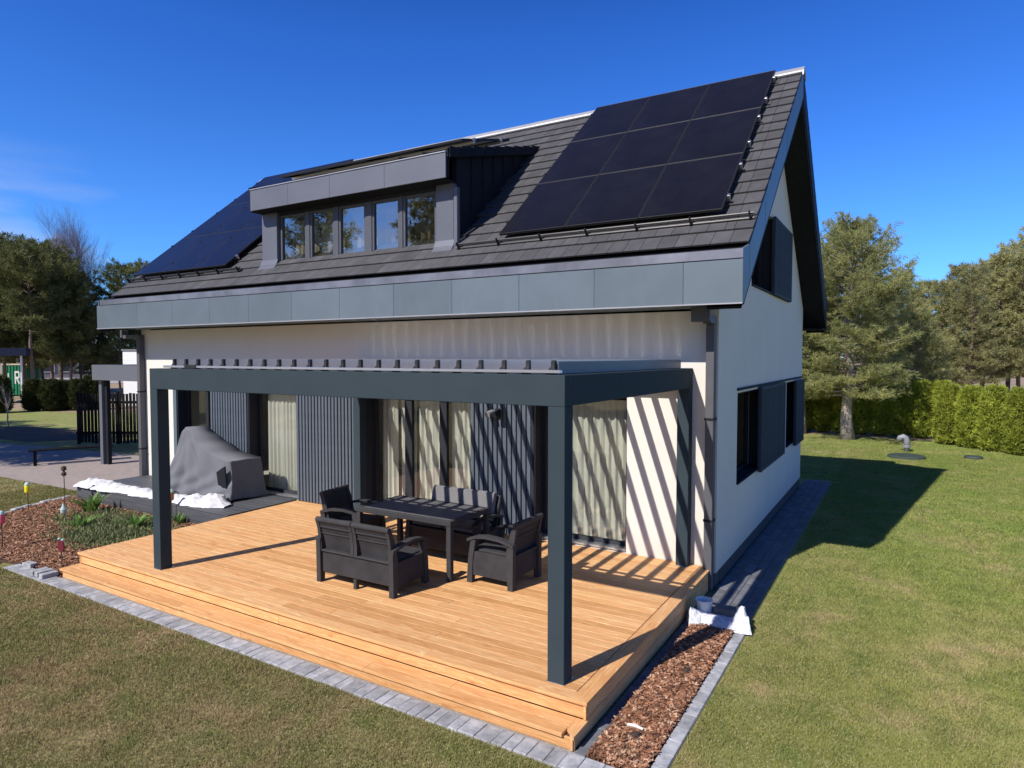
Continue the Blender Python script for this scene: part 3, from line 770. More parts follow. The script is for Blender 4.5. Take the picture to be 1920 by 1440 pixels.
# ---- roof
roof = MB()
def slab(x0, x1):
    up = lambda y: ZRID - .03 - abs(y - YRID) * SL
    y0, y1 = TY + .02, 2 * YRID - TY - .02
    roof.prism([(y0, up(y0)), (YRID, up(YRID)), (y1, up(y1)), (y1, up(y1) - .25), (YRID, up(YRID) - .25), (y0, up(y0) - .25)], 'x', x0, x1)
slab(XW + .03, XE - .03)
roof = roof.build('roof', 'soffit', house); roof['label'] = 'dark tiled gable roof'
COURSE, TW = 0.3155, 0.2255
NC = int(SLEN / COURSE) + 1
tile_me = {}
def tile_mesh(w):
    if w not in tile_me:
        ln = COURSE + .045; th = .028
        m = MB(); m.box(-w / 2 + .0018, w / 2 - .0018, 0, ln, 0.020, 0.020 + th, .003)
        # tilt: lower edge rides on the course below
        mm = m.mesh('tile', 'tile')
        for v_ in mm.vertices: v_.co.z += 0.032 * (1 - v_.co.y / ln) - 0.018
        tile_me[w] = mm
    return tile_me[w]
DX0, DX1, DY = -8.90, -4.25, 0.20      # dormer footprint
tiles = []
for c in range(NC):
    t0 = c * COURSE
    ln = min(COURSE + .045, SLEN - t0 - 0.01)
    if ln < .12: continue
    x = XE - .004
    first = True
    while x > XW + .03:
        w = TW
        if first and False: w = TW
        if not first and c % 3 == 1 and abs(x - (XE - .004 - TW)) < 1e-6: w = TW / 2
        x0 = max(x - w, XW); w = x - x0
        if w < .05: break
        xc = (x + x0) / 2
        yy = TY + (t0 + .18) * math.cos(ANG)
        if not (DX0 + .05 < xc < DX1 - .05 and 0.30 < yy < 2.7):
            tiles.append((xc, t0, round(w, 4)))
        x = x0; first = False
# the tiles the photograph shows largest: the verge strip, the strip by the dormer, the lower courses at the right
def vis(t):
    xc, t0, w = t
    hidden = (-3.32 < xc < 0.0 and t0 > 0.62) or (-13.25 < xc < -9.95 and t0 > .62)
    return (-50 if hidden else 0) - math.dist(roofp(xc, t0), cam.location)
tiles.sort(key=vis, reverse=True)
rotq = (ANG, 0, 0)
for xc, t0, w in tiles[:298]:
    inst('tile', tile_mesh(w), roof, roofp(xc, t0), rotq)
vv = []; ff = []
rm = Matrix.Rotation(ANG, 3, 'X')
for xc, t0, w in tiles[298:]:
    me = tile_mesh(w); o = len(vv); p = Vector(roofp(xc, t0))
    vv += [tuple(rm @ v_.co + p) for v_ in me.vertices]; ff += [tuple(i + o for i in q.vertices) for q in me.polygons]
me = bpy.data.meshes.new('tile_field'); me.from_pydata(vv, [], ff); me.materials.append(M['tile']); me.update()
tf = inst('tile_field', me, roof); tf['kind'] = 'stuff'
# rear slope courses, seen only as the dark serrated rake
rr = MB()
for c in range(NC):
    t0 = c * COURSE; t1 = min(t0 + COURSE + .03, SLEN - .01)
    P = lambda t, o: (2 * YRID - (TY + t * math.cos(ANG) - o * math.sin(ANG)), TZ + t * math.sin(ANG) + o * math.cos(ANG))
    a0, a1, b1, b0 = P(t0, .045), P(t1, .02), P(t1, 0), P(t0, .012)
    rr.prism([a0, a1, b1, b0], 'x', XW, XE)
rr.build('rear_tile_course', 'tile', roof)
# ridge caps
x = XE + .02
k = 0
capm = MB().prism([(-.16, -.125), (-.12, -.03), (-.06, .045), (.06, .045), (.12, -.03), (.16, -.125), (.14, -.135), (0, .005), (-.14, -.135)], 'x', 0, -.90).mesh('ridge_cap', 'ridge')
while x > XW + .2:
    inst('ridge_cap', capm, roof, (x, YRID, ZRID + .02 + .004 * (k % 2))); x -= .88; k += 1

# verge boards (right, front and rear slope) in sheet-metal lengths
def verge(xa, xb, outer):
    segs = 5
    lowf = lambda y: ZRID - .44 - abs(y - YRID) * SL
    topf = lambda y: ZRID + .012 - abs(y - YRID) * SL
    ys = [-.21 + (YRID + .21) * i / segs for i in range(segs + 1)]
    for s in (1, -1):
        for i in range(segs):
            y0, y1 = ys[i], ys[i + 1] - (.003 if i < segs - 1 else 0)
            q = [(y0, lowf(y0)), (y1, lowf(y1)), (y1, topf(y1)), (y0, topf(y0))]
            if i == 0: q = [(-.36, lowf(-.36) - .02), (y0, lowf(y0)), (y1, lowf(y1)), (y1, topf(y1)), (y0, topf(y0)), (TY, topf(TY))]
            if s < 0: q = [(2 * YRID - a_, b_) for a_, b_ in q]
            MB().prism(q, 'x', xa + (.002 if i % 2 else 0), xb).build('verge_panel', 'sheet' if s > 0 else 'dark_metal', house)
verge(XE, XE - .03, True)
for s_, nm_ in ((1, 'verge_dark_strip'), (-1, 'verge_dark_strip')):  # dark strip along the lower edge of the verge boards
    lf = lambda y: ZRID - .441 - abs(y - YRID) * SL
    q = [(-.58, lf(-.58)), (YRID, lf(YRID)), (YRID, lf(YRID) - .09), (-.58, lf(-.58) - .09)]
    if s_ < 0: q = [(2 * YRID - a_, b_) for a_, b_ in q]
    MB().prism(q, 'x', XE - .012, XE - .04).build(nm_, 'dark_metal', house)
verge(XW, XW + .03, True)
# soffit under the verges
for xa, xb in ((0.002, XE - .031), (XW + .031, L - .002)):
    lo_ = lambda y: ZRID - .545 - abs(y - YRID) * SL
    y0, y1 = -.62, 2 * YRID + .62
    MB().prism([(y0, lo_(y0)), (YRID, lo_(YRID)), (y1, lo_(y1)), (y1, lo_(y1) + .03), (YRID, lo_(YRID) + .03), (y0, lo_(y0) + .03)], 'x', xa, xb).build('verge_soffit', 'soffit', house)

# eaves box, front: fascia panels, soffit, bare strip, gutter, box end
joints = [XW, -11.85, -10.60, -9.40, -8.25, -7.10, -5.952, -4.793, -3.675, -2.537, -1.415, -.258, XE]
fas = box('eaves_box', 'soffit', house, XW + .02, XE - .02, YF + .03, YF + .10, ZFB + .05, ZFT - .02)
fas['label'] = 'deep eaves fascia of blue-grey sheet panels'
for a, b in zip(joints, joints[1:]):
    mb = MB().box(a + .0015, b - .0015, YF, YF + .028, ZFB, ZFT, .003)
    mb.build('fascia_panel', 'sheet', fas)
box('fascia_lip', 'ridge', fas, XW, XE, YF - .012, YF - .001, ZFB - .004, ZFB + .012, .002)
box('soffit', 'bright_soffit' if 'bright_soffit' in M else 'sheet', house, L, -.002, YF + .03, -.001, ZFB + .005, ZFB + .03)
box('eaves_strip', 'silver', house, XW + .10, XE - .004, YF + .012, YF + .030, ZFT + .012, ZFT + .125, .004)
box('gutter_lining', 'dark_metal', house, XW + .05, XE - .03, YF + .031, TY + .05, ZFT - .02, ZFT + .03)
for xa, xb in ((XE - .0305, XE - .002), (XW + .002, XW + .0305)):
    MB().prism([(YF + .03, ZFB + .002), (-.36, ZFB + .14), (-.36, lowz := ZRID - SOF - (YRID + .36) * SL + .0), (TY, TZ + .01), (YF + .03, ZFT + .12)] if False else
               [(YF + .030, ZFB + .002), (-.66, ZFB + .002), (-.36, ZRID - .44 - (YRID + .36) * SL - .02), (TY - .001, TZ + .008), (YF + .030, ZFT + .125)], 'x', xa, xb).build('eaves_end', 'sheet', house)
# rear eaves box
yr = 2 * YRID
MB().box(XW + .01, XE - .01, yr - YF - .03, yr - YF, ZFB, ZFT + .25).box(XW + .01, XE - .01, D + .002, yr - YF - .03, ZFB, ZFB + .03).build('rear_eaves', 'soffit', house)
for xa, xb in ((XE - .03, XE), (XW, XW + .03)):
    MB().prism([(yr - YF - .032, ZFB + .002), (yr + .66, ZFB + .002), (yr + .36, ZRID - SOF - (YRID + .21) * SL - .12), (yr - TY, TZ + .008), (yr - YF - .032, ZFT + .24)], 'x', xa, xb).build('eaves_end', 'soffit', house)
# downpipes
def downpipe(x0, x1, label):
    mb = MB(); y0, y1 = -.14, -.02
    mb.box(x0, x1, y0, y1, 0.02, 3.42, .006); mb.box(x0, x1, -.30, y1, 3.421, 3.52, .006) if x0 > -5 else mb.box(x0 - .55, x1, y0, y1, 3.421, 3.50, .006)
    if x0 > -5: mb.box(x0 - .12, x1 + .005, -.40, -.301, 3.44, 3.615, .006)
    else: mb.box(x0 - .62, x0 - .551, y0 - .02, y1, 3.44, 3.615, .006)
    o = mb.build('downpipe', 'pipe', house); o['label'] = label
    for z in (.9, 2.2): box('bracket', 'dark_metal', o, x0 - .008, x1 + .008, -.145, -.001, z, z + .03)
downpipe(-.125, -.02, 'square downpipe at the terrace corner')
downpipe(-12.90, -12.79, 'square downpipe at the far front corner')
# wall lamp on the cladding
wlp = MB().box(-3.31, -3.23, -.11, -.06, 2.08, 2.22, .01).build('wall_lamp', 'dark_metal', house); wlp['label'] = 'small twin-headed security lamp on the cladding'
for dx in (-.07, .05):
    MB().tube([(-3.27 + dx, -.12, 2.17), (-3.27 + dx - .02, -.24, 2.13)], [.035, .05], 12).build('lamp_head', 'grey_pipe' if dx < 0 else 'dark_metal', wlp)

# ---- dormer
dor = MB(); 
DS = math.tan(R(15.4)); DZ0 = 6.235
zd_ = lambda y: DZ0 + (y + .15) * DS
zr_ = lambda y: TZ + (y - TY) * SL
ym = (DZ0 + .15 * DS - TZ - (-TY) * SL - 0.0); ym = (DZ0 + .15 * DS - TZ + TY * SL) / (SL - DS)
# side walls (cheeks) with standing seams
for s, xa in ((1, DX1), (-1, DX0)):
    q = [(DY + .03, zr_(DY + .03) - .05), (DY + .03, zd_(DY + .03) - .10), (ym, zd_(ym) - .10), (ym, zr_(ym) - .05)]
    ck = MB().prism(q, 'x', xa, xa - s * .10).build('dormer_cheek', 'dark_metal', house); ck['label'] = 'dark standing-seam side of the dormer'
    for k in range(1, 8):
        yy = DY + .1 + k * .34
        if yy > ym - .15: break
        MB().box(xa, xa + s * .03, yy - .008, yy + .008, zr_(yy) + .02, zd_(yy) - .12).build('seam', 'dark_metal', ck)
# dormer roof
dr = MB()
dr.prism([(-.13, zd_(-.13) - .10), (-.13, zd_(-.13)), (ym, zd_(ym)), (ym, zd_(ym) - .1)], 'x', DX0 - .02, DX1 + .09)
dr = dr.build('dormer_roof', 'dark_metal', house); dr['label'] = 'shallow dark sheet roof of the dormer'
for xx in (DX1 + .085, DX1 - .4, DX1 - .9, DX0 - .01):
    MB().prism([(-.14, zd_(-.14)), (-.14, zd_(-.14) + .03), (ym, zd_(ym) + .03), (ym, zd_(ym))], 'x', xx - .012, xx + .012).build('seam', 'dark_metal', dr)
for k in range(9):   # folded edge of the dormer verge
    y0 = -.1 + k * .33
    if y0 + .3 > ym: break
    MB().prism([(y0, zd_(y0) - .12), (y0, zd_(y0) + .05), (y0 + .32, zd_(y0 + .32) + .02), (y0 + .32, zd_(y0 + .32) - .12)], 'x', DX1 + .092, DX1 + .112).build('verge_flashing', 'dark_metal', dr)
df = MB().box(DX0 - .02, DX1 + .07, -.125, -.06, 5.83, 6.18).build('dormer_fascia', 'soffit', house); df['label'] = 'grey sheet fascia across the dormer'
for a, b in zip([-8.86, -7.80, -6.72, -5.45, -4.185], [-7.80, -6.72, -5.45, -4.185]):
    box('fascia_panel', 'sheet2', df, a + .0015, b - .0015, -.155, -.128, 5.81, 6.20, .003)
box('fascia_cap', 'ridge', df, -8.87, -4.18, -.17, -.10, 6.203, 6.222, .004)
box('dormer_soffit', 'soffit', house, DX0, DX1 + .02, -.12, DY + .05, 5.80, 5.825)
zb = lambda y: zr_(y)
wz0, wz1 = 4.83, 5.735
fw_ = MB()
fw_.box(-8.45, -4.62, DY, DY + .12, wz1 + .002, 5.80)
fw_.build('dormer_header', 'frame', house)  # darker than the mullions: shade of the overhang put into the colour
wx = [(-8.44, -7.72), (-7.62, -6.99), (-6.87, -6.21), (-6.06, -5.43), (-5.355, -4.64)]
posts = [(-7.72, -7.62), (-6.99, -6.87), (-6.21, -6.06), (-5.43, -5.355)]
for a, b in posts: box('mullion', 'frame2', house, a + .002, b - .002, DY - .01, DY + .12, wz0 - .02, wz1, .004)
for i, (a, b) in enumerate(wx):
    window((a, DY + .005, wz0), 0, b - a, wz1 - wz0, (), fw=.045, fmat='frame2', gmat='glass_coated', cur=[(0.02, b - a - .02, .35, 'curtain_brown' if i in (3, 4) else 'curtain_brown', .04, .16)] if i in (3, 4) else [(0.02, b - a - .02, .30, 'curtain', .03, .16)], seed=70 + i,  # pale curtains added in the first three to brighten their panes
           label=['first', 'second', 'third', 'fourth', 'fifth'][i] + ' dormer window from the left', sill='bright_sill' if i in (1, 3) else 'ridge')
for a, b in ((DX0, -8.47), (-4.60, DX1)):
    MB().box(a, b, DY - .06, DY + .05, zr_(DY) - .02, 5.80, .004).build('dormer_pillar', 'sheet2', house)
    MB().prism([(DY - .20, zr_(DY - .20) + .05), (DY - .11, zr_(DY - .11) + .07), (DY - .061, zr_(DY - .061) + .15), (DY - .061, zr_(DY - .061) + .02), (DY - .20, zr_(DY - .20) + .03)], 'x', a - .02, b + .02).build('flashing', 'sheet2', house)
MB().prism([(DY - .20, zr_(DY - .20) + .04), (DY - .01, wz0 - .035), (DY + .08, wz0 - .035), (DY + .08, zr_(DY) - .05), (DY - .20, zr_(DY - .2) + .02)], 'x', -8.47, -4.60).build('dormer_apron', 'sheet2', house)
box('dormer_pipe', 'sheet2', house, DX1 + .03, DX1 + .10, DY - .10, DY - .02, zr_(DY - .1) + .02, 5.72, .006)
box('dormer_room', 'interior', house, -8.8, -4.36, 3.0, 3.1, 4.5, 7.0)

# ================================================================== SOLAR ARRAYS, SNOW GUARDS
pm_cells = MB().box(-.548, .548, .012, 1.588, .030, .036).mesh('cells', 'solar')
pm_frame = MB().box(-.552, .552, .004, .016, 0, .038, .002).box(-.552, .552, 1.584, 1.596, 0, .038, .002).box(-.552, -.54, .016, 1.584, .001, .037).box(.54, .552, .016, 1.584, .001, .037).mesh('solar_panel', 'black_plastic')
rail_me = {}
def solar(name, label, x1, t0, cols, rows, pfun, rot, off):
    root = empty(name, pfun(x1, t0, 0)); tag(root, label, 'solar panels', 'solar panel arrays on the roof')
    base = Vector(root.location)
    for r_ in range(rows):
        for c in range(cols):
            p = Vector(pfun(x1 - .556 - c * 1.112, t0 + r_ * 1.603, off)) - base
            o = inst('solar_panel', pm_frame, root, p, rot); inst('cells', pm_cells, o)
        for q in (.35, 1.25):
            xa = x1 + .03; xb = x1 - cols * 1.112 - .03
            me = MB().box(xb - x1, xa - x1, -.02, .02, -.045, -.002).mesh('rail', 'alu')
            inst('rail', me, root, Vector(pfun(x1, t0 + r_ * 1.603 + q, off)) - base, rot)
            for c in range(cols + 1):
                me = MB().box(-.018, .018, -.03, .03, -.002, .045, .003).mesh('clamp', 'alu' if c == 0 else 'dark_metal')
                inst('clamp', me, root, Vector(pfun(x1 + (.02 if c == 0 else 0) - c * 1.112, t0 + r_ * 1.603 + q, off)) - base, rot)
    return root
solar('solar_array', 'black three-by-three solar array beside the right-hand verge', 0.012, 0.645, 3, 3, roofp, rotq, .135)
solar('solar_array', 'black solar array on the far left of the roof', -9.93, 0.645, 3, 3, roofp, rotq, .135)
DA = R(15.4)
def dormp(x, t, off): return (x, .55 + t * math.cos(DA) - off * math.sin(DA), zd_(.55) + t * math.sin(DA) + off * math.cos(DA))
solar('solar_array', 'thin row of solar panels above the dormer', -4.34, 0.0, 4, 1, dormp, (DA, 0, 0), .16)
def snow_guard(x0, x1, n, label):
    root = empty('snow_guard', roofp(x0, .55, 0)); b = Vector(root.location); tag(root, label, 'snow guard', 'snow guard rails on the roof')
    for o_ in (.06, .12):
        MB().tube([Vector(roofp(x0 - .05, .53 + (o_ - .06) * .4, o_)) - b, Vector(roofp(x1 + .05, .53 + (o_ - .06) * .4, o_)) - b], .015, 8).build('rail', 'black_plastic' if x0 < -6 else 'rail', root)
    me = MB().prism([(-.02, .02), (.12, .02), (.12, .035), (.03, .05), (.015, .15), (-.015, .15)], 'x', -.008, .008).mesh('bracket', 'black_plastic')
    for k in range(n):
        xx = x0 + (x1 - x0) * k / (n - 1)
        inst('bracket', me, root, Vector(roofp(xx, .52, .02)) - b, rotq)
snow_guard(-4.05, .36, 7, 'black two-rail snow guard below the right-hand solar array')
snow_guard(-13.35, -9.45, 7, 'black two-rail snow guard at the far left of the roof')

# ================================================================== WOODEN DECK
ZD, ZS = 0.283, 0.127
DXL, DXR, DYF, DYT = -7.80, -0.047, -3.895, -4.135
deck = empty('wooden_deck', (DXR, DYF, 0)); tag(deck, 'new orange pine deck with two steps in front of the house', 'deck')
dk = Vector(deck.location)
plank_me = {}
def plank(Ln, W=.120, H=.028):
    k = (round(Ln, 2), W, H)
    if k not in plank_me: plank_me[k] = MB().box(-Ln / 2, Ln / 2, -W / 2, W / 2, -H, 0, .0025).mesh('plank', 'wood')
    return plank_me[k]
def put(x0, x1, yc, z, W=.120, H=.028, rot=(0, 0, 0), name='plank'):
    inst(name, plank(x1 - x0, W, H), deck, Vector(((x0 + x1) / 2, yc, z)) - dk, rot)
MB().box(DXL + .03, DXR - .03, DYF + .062, -.02, 0, ZD - .031).box(DXL + .03, DXR - .03, DYT + .055, DYF + .058, 0, ZS - .031).build('substructure', 'soil', deck, -dk)
y = DYF + .060; k = 0
PITCH_B = (0 - .004 - DYF) / 31
for k in range(31):
    yc = DYF + PITCH_B * (k + .5); W = round(PITCH_B - .0035, 4)
    xr = DXR - .002 if k == 0 else DXR - .146
    cuts = [DXL]
    if k % 3 == 0: cuts += [DXL + rng.choice([2.4, 3.0, 3.6]) + rng.uniform(-.2, .2), DXL + rng.uniform(5.2, 6.2)]
    elif k % 3 == 1: cuts += [DXL + rng.uniform(3.7, 4.6)]
    else: cuts += [DXL + rng.uniform(1.3, 2.2), DXL + rng.uniform(4.6, 5.6)]
    cuts.append(xr)
    for a, b in zip(cuts, cuts[1:]):
        if k == 0 and b == xr:   # mitred end of the front board
            ln = b - a; h = W / 2
            m = MB().prism([(-ln / 2, -h), (ln / 2, -h), (ln / 2 - W, h), (-ln / 2, h)], 'z', -.028, 0).mesh('plank', 'wood')
            inst('plank', m, deck, Vector(((a + b) / 2, yc, ZD)) - dk); continue
        put(a + .0012, b - .0012, yc + rng.uniform(-.0008, .0008), ZD + rng.uniform(-.0008, .001), W)
# border board along the right edge, mitred at the front
W = .140; ys = [DYF, -2.1, -.004]
for a, b in zip(ys, ys[1:]):
    ln = b - a
    if a == DYF:
        m = MB().prism([(-ln / 2, -W / 2), (ln / 2, -W / 2), (ln / 2, W / 2), (-ln / 2 + W * .88, W / 2)], 'z', -.028, 0).mesh('border_plank', 'wood')
    else: m = plank(ln - .002, W)
    inst('border_plank', m, deck, Vector((DXR - W / 2 + .002, (a + b) / 2, ZD + .001)) - dk, (0, 0, math.pi / 2))
# risers and lower tread
def riser_run(y, z1, h, x0, x1, n):
    c = [x0 + (x1 - x0) * i / n + (rng.uniform(-.3, .3) if 0 < i < n else 0) for i in range(n + 1)]
    for a, b in zip(c, c[1:]): inst('riser_plank', plank(b - a - .002, h, .022), deck, Vector(((a + b) / 2, y, z1 - h / 2)) - dk, (math.pi / 2, 0, 0))
riser_run(DYF + .036, ZD - .030, ZD - .030 - ZS - .002, DXL, DXR - .004, 2)
riser_run(DYT + .030, ZS - .030, ZS - .034, DXL + .05, DXR - .004, 2)
yt = (DYT + DYF + .030) / 2; tw = (DYF + .030 - DYT) / 2
for j in range(2):
    yc = DYT + tw * (j + .5)
    c = [DXL + .02, DXL + 2.7 + j * 1.9, DXL + 5.6 + j * .9, DXR - .10 - (0 if j == 0 else .0)]
    for a, b in zip(c, c[1:]): put(a + .001, b - .001, yc, ZS, round(tw - .004, 4))
# short end piece closing the lower tread
m = MB().prism([(-.13, -.05), (.13, -.05), (.13, .05), (-.04, .05)], 'z', -.028, 0).mesh('border_plank', 'wood')
inst('border_plank', m, deck, Vector((DXR - .049, yt, ZS + .001)) - dk, (0, 0, math.pi / 2))
# side boards on the right
for z1, ya in ((ZD - .030, DYF + .012), (ZD - .030 - .124, DYT + .012)):
    h = .120
    c = [ya, ya + (1.7 if z1 > .2 else 2.3), -.004]
    for a, b in zip(c, c[1:]):
        inst('side_plank', plank(b - a - .002, h, .022), deck, Vector((DXR - .012, (a + b) / 2, z1 - h / 2)) - dk, (math.pi / 2, 0, math.pi / 2))
# left side boards
for z1 in (ZD - .030, ZD - .154):
    inst('side_plank', plank(3.86, .12, .022), deck, Vector((DXL + .032, (DYF + .02) / 2 - .0, z1 - .06)) - dk, (math.pi / 2, 0, math.pi / 2))

# ================================================================== GREY DECK
gd = empty('grey_deck', (-7.81, -1.5, 0)); tag(gd, 'older charcoal grey plank platform left of the new deck', 'deck')
gk = Vector(gd.location)
MB().box(-12.82, -7.84, -1.46, -.01, 0, .27).build('substructure', 'plinth', gd, -gk)
gme = MB().box(-2.49, 2.49, -.066, .066, -.026, 0, .004).mesh('plank', 'greydeck')
for k in range(11): inst('plank', gme, gd, Vector((-10.32, -1.437 + .1365 * k, .300)) - gk)
sme = MB().box(-2.49, 2.49, -.022, 0, -.045, .045, .004).mesh('side_plank', 'greydeck')
for k in range(3): inst('side_plank', sme, gd, Vector((-10.32, -1.482, .225 - .094 * k)) - gk)
sm2 = MB().box(-.022, 0, -.74, .74, -.045, .045, .004).mesh('side_plank', 'greydeck')
for k in range(3): inst('side_plank', sm2, gd, Vector((-12.822, -.74, .225 - .094 * k)) - gk)

# ================================================================== PERGOLA
PX0, PX1, PY0, PY1 = -6.205, -0.323, -3.742, -0.002
PW = .155; ZB0, ZB1 = 2.600, 2.860
pg = empty('pergola', (PX1, PY0, ZD)); tag(pg, 'dark blue-grey aluminium louvred pergola standing on the deck', 'pergola')
pk = Vector(pg.location)
def pbox(name, mat, x0, x1, y0, y1, z0, z1, c=.004, par=None): return MB().box(x0, x1, y0, y1, z0, z1, c).build(name, mat, par or pg, -pk if par is None else (0, 0, 0))
for x0, y0, zb_ in ((PX0, PY0, ZD), (PX1 - PW, PY0, ZD), (PX0, PY1 - PW - .004, .30), (PX1 - PW, PY1 - PW - .004, ZD)):
    o = pbox('post', 'pergola', x0, x0 + PW, y0, y0 + PW, zb_ + .002, ZB0 - .001)
    MB().box(x0 - .008, x0 + PW + .008, y0 - .006, y0 + PW + .012, zb_ + .001, zb_ + .005).build('base_plate', 'alu', o, (0, 0, 0))
pbox('beam', 'pergola', PX0, PX1, PY0, PY0 + PW, ZB0, ZB1)
pbox('beam', 'pergola', PX0, PX1, PY1 - PW, PY1, ZB0, ZB1)
pbox('beam', 'pergola', PX0 + .001, PX0 + PW, PY0 + PW + .001, PY1 - PW - .001, ZB0 + .001, ZB1 - .001)
pbox('beam', 'pergola', PX1 - PW, PX1 - .001, PY0 + PW + .001, PY1 - PW - .001, ZB0 + .001, ZB1 - .001)
# louvre blades, tipped open: an upright web with a foot
y0, y1 = PY0 + .12, PY1 - .13
prof = [(.0, .118), (-.010, .118), (-.013, .026), (-.016, .0235), (-.058, .016), (-.058, .0), (.0, .0)]
capp = [(.010, .122), (-.016, .122), (-.024, .105), (-.024, .070), (-.052, .042), (-.066, .012), (-.066, .0), (.010, .0)]
bl = MB().prism(prof, 'y', y0, y1).mesh('louvre_blade', 'louvre')
cp = MB().prism(capp, 'y', y0 - .035, y0 - .001).mesh('end_cap', 'black_plastic')
NB = 23; X0 = -5.815; XL = -.472
for k in range(NB):
    xx = X0 + (XL - X0) * k / (NB - 1)
    o = inst('louvre_blade', bl, pg, Vector((xx, 0, ZB1 - .002)) - pk)
    inst('end_cap', cp, o)
pbox('end_blade_cover', 'sheet', XL + .012, XL + .030, y0 + .005, y1, ZB1 + .001, ZB1 + .112)  # strip added over the last blade so its side reads darker
pbox('louvre_rail', 'alu', PX0 + .25, PX1 - .06, PY0 + .03, PY0 + .075, ZB1 + .012, ZB1 + .040)
pbox('push_rod', 'dark_metal', PX0 + .2, PX1 - PW, PY0 + .26, PY0 + .30, ZB1 - .06, ZB1 - .02)
pbox('louvre_motor', 'black_plastic', -5.50, -5.28, PY0 + .02, PY0 + .07, ZB1 + .002, ZB1 + .05)

# ================================================================== GARDEN FURNITURE
def seat(name, loc, rz, W, n, label, cat):
    root = empty(name, loc, rz); tag(root, label, cat, 'anthracite garden lounge set on the deck')
    D2 = .33; h = W / 2
    # side frames: legs and arm
    for s in (-1, 1):
        x0, x1 = (h - .065, h) if s > 0 else (-h, -h + .065)
        MB().prism([(-D2, 0), (-D2 + .07, 0), (-D2 + .085, .40), (-D2 + .05, .545), (-D2 - .01, .545), (-D2 - .005, .40)], 'x', x0, x1).build('leg', 'furn', root)
        MB().prism([(D2 - .075, 0), (D2, 0), (D2 - .02, .30), (D2 - .06, .53), (D2 - .13, .53), (D2 - .09, .30)], 'x', x0, x1).build('leg', 'furn', root)
        xa, xb = x0 - .012, x1 + .012
        arc = [(-D2 - .01, .545), (-.15, .590), (.05, .600), (.20, .580), (D2 - .01, .535)]
        MB().prism([(a, b) for a, b in arc] + [(a, b - .035) for a, b in reversed(arc)], 'x', xa, xb).build('armrest', 'furn', root)
        xi, xo = (x0 + .012, x1 - .012)
        MB().prism([(-D2 + .07, .10), (D2 - .07, .10), (D2 - .09, .385), (-D2 + .085, .385)], 'x', xi, xo).build('side_panel', 'wicker', root)
    # seat box
    MB().box(-h + .066, h - .066, -D2 + .03, D2 - .05, .115, .375, .01).build('seat_base', 'wicker', root)
    MB().box(-h + .066, h - .066, -D2 + .005, D2 - .02, .376, .402, .008).build('seat', 'furn', root)
    if n == 2: MB().box(-.022, .022, -D2 + .02, -D2 + .07, 0, .114).build('leg', 'furn', root)
    # backrest panels with rounded top rail
    pw = (W - .06) / n
    for k in range(n):
        xa = -h + .03 + k * pw + .004; xb = xa + pw - .008
        prf = [(-.235, .40), (-.255, .52), (-.295, .66), (-.335, .755)]
        th = .030
        bk = MB().prism([(a, b) for a, b in prf] + [(a - th, b - .005) for a, b in reversed(prf)], 'x', xa + .045, xb - .045).build('backrest', 'wicker', root)
        for xs_ in ((xa, xa + .046), (xb - .046, xb)):
            MB().prism([(-.215, .40), (-.235, .52), (-.275, .66), (-.318, .765), (-.375, .765), (-.345, .66), (-.325, .52), (-.325, .40)], 'x', *xs_).build('back_stile', 'furn', root)
        MB().tube([(xa + .003, -.350, .772), (xb - .003, -.350, .772)], .034, 10).build('top_rail', 'furn', bk)
        for zz, yy in ((.60, -.312), (.68, -.338)): MB().box(xa + .046, xb - .046, yy - .010, yy + .004, zz, zz + .016).build('groove_bar', 'furn', bk)
    return root
seat('garden_sofa', (-3.44, -2.66, ZD + .001), R(1), 1.20, 2, 'anthracite two-seat garden sofa with its back to the lawn', 'sofa')
seat('garden_sofa', (-3.27, -1.24, ZD + .001), math.pi, 1.20, 2, 'anthracite two-seat garden sofa behind the table, facing the lawn', 'sofa')
seat('garden_armchair', (-2.12, -1.76, ZD + .001), math.pi / 2 + R(-2), .66, 1, 'anthracite garden armchair at the table end near the pergola post', 'armchair')
seat('garden_armchair', (-4.74, -1.64, ZD + .001), -math.pi / 2 + R(8), .66, 1, 'anthracite garden armchair at the far end of the table', 'armchair')
def cushions(root, W):
    for k in range(2):
        xa = -W / 2 + .075 + k * (W - .15) / 2 + .006; xb = xa + (W - .15) / 2 - .012
        MB().prism([(-.205, .47), (-.150, .50), (-.175, .66), (-.235, .845), (-.275, .86), (-.305, .83), (-.265, .66), (-.225, .50)], 'x', xa, xb).build('back_cushion', 'cushion', root)
        MB().box(xa, xb, -.19, .27, .404, .465, .02).build('seat_cushion', 'cushion', root)
for o_ in [q for q in bpy.data.objects if q.get('label', '').startswith('anthracite two-seat garden sofa behind')]: cushions(o_, 1.20)
tb = empty('garden_table', (-3.38, -1.77, ZD + .001)); tag(tb, 'long anthracite garden table with slatted shadows on its top', 'table')
tx, ty = .77, .435
for k, (a, b) in enumerate(((-tx + .06, -.004), (.004, tx - .06))): box('table_top', 'table', tb, a, b, -ty + .055, ty - .055, .712, .735, .004)
for a, b, c, d in ((-tx, tx, -ty, -ty + .054), (-tx, tx, ty - .054, ty), (-tx, -tx + .059, -ty + .0545, ty - .0545), (tx - .059, tx, -ty + .0545, ty - .0545)): box('apron', 'furn', tb, a, b, c, d, .675, .740, .006)
for sx_ in (-1, 1):
    for sy_ in (-1, 1):
        x, y = sx_ * (tx - .033), sy_ * (ty - .033)
        MB().prism([(x - .031, y - .031), (x + .031, y - .031), (x + .031, y + .031), (x - .031, y + .031)], 'z', 0, .674).build('leg', 'furn', tb)

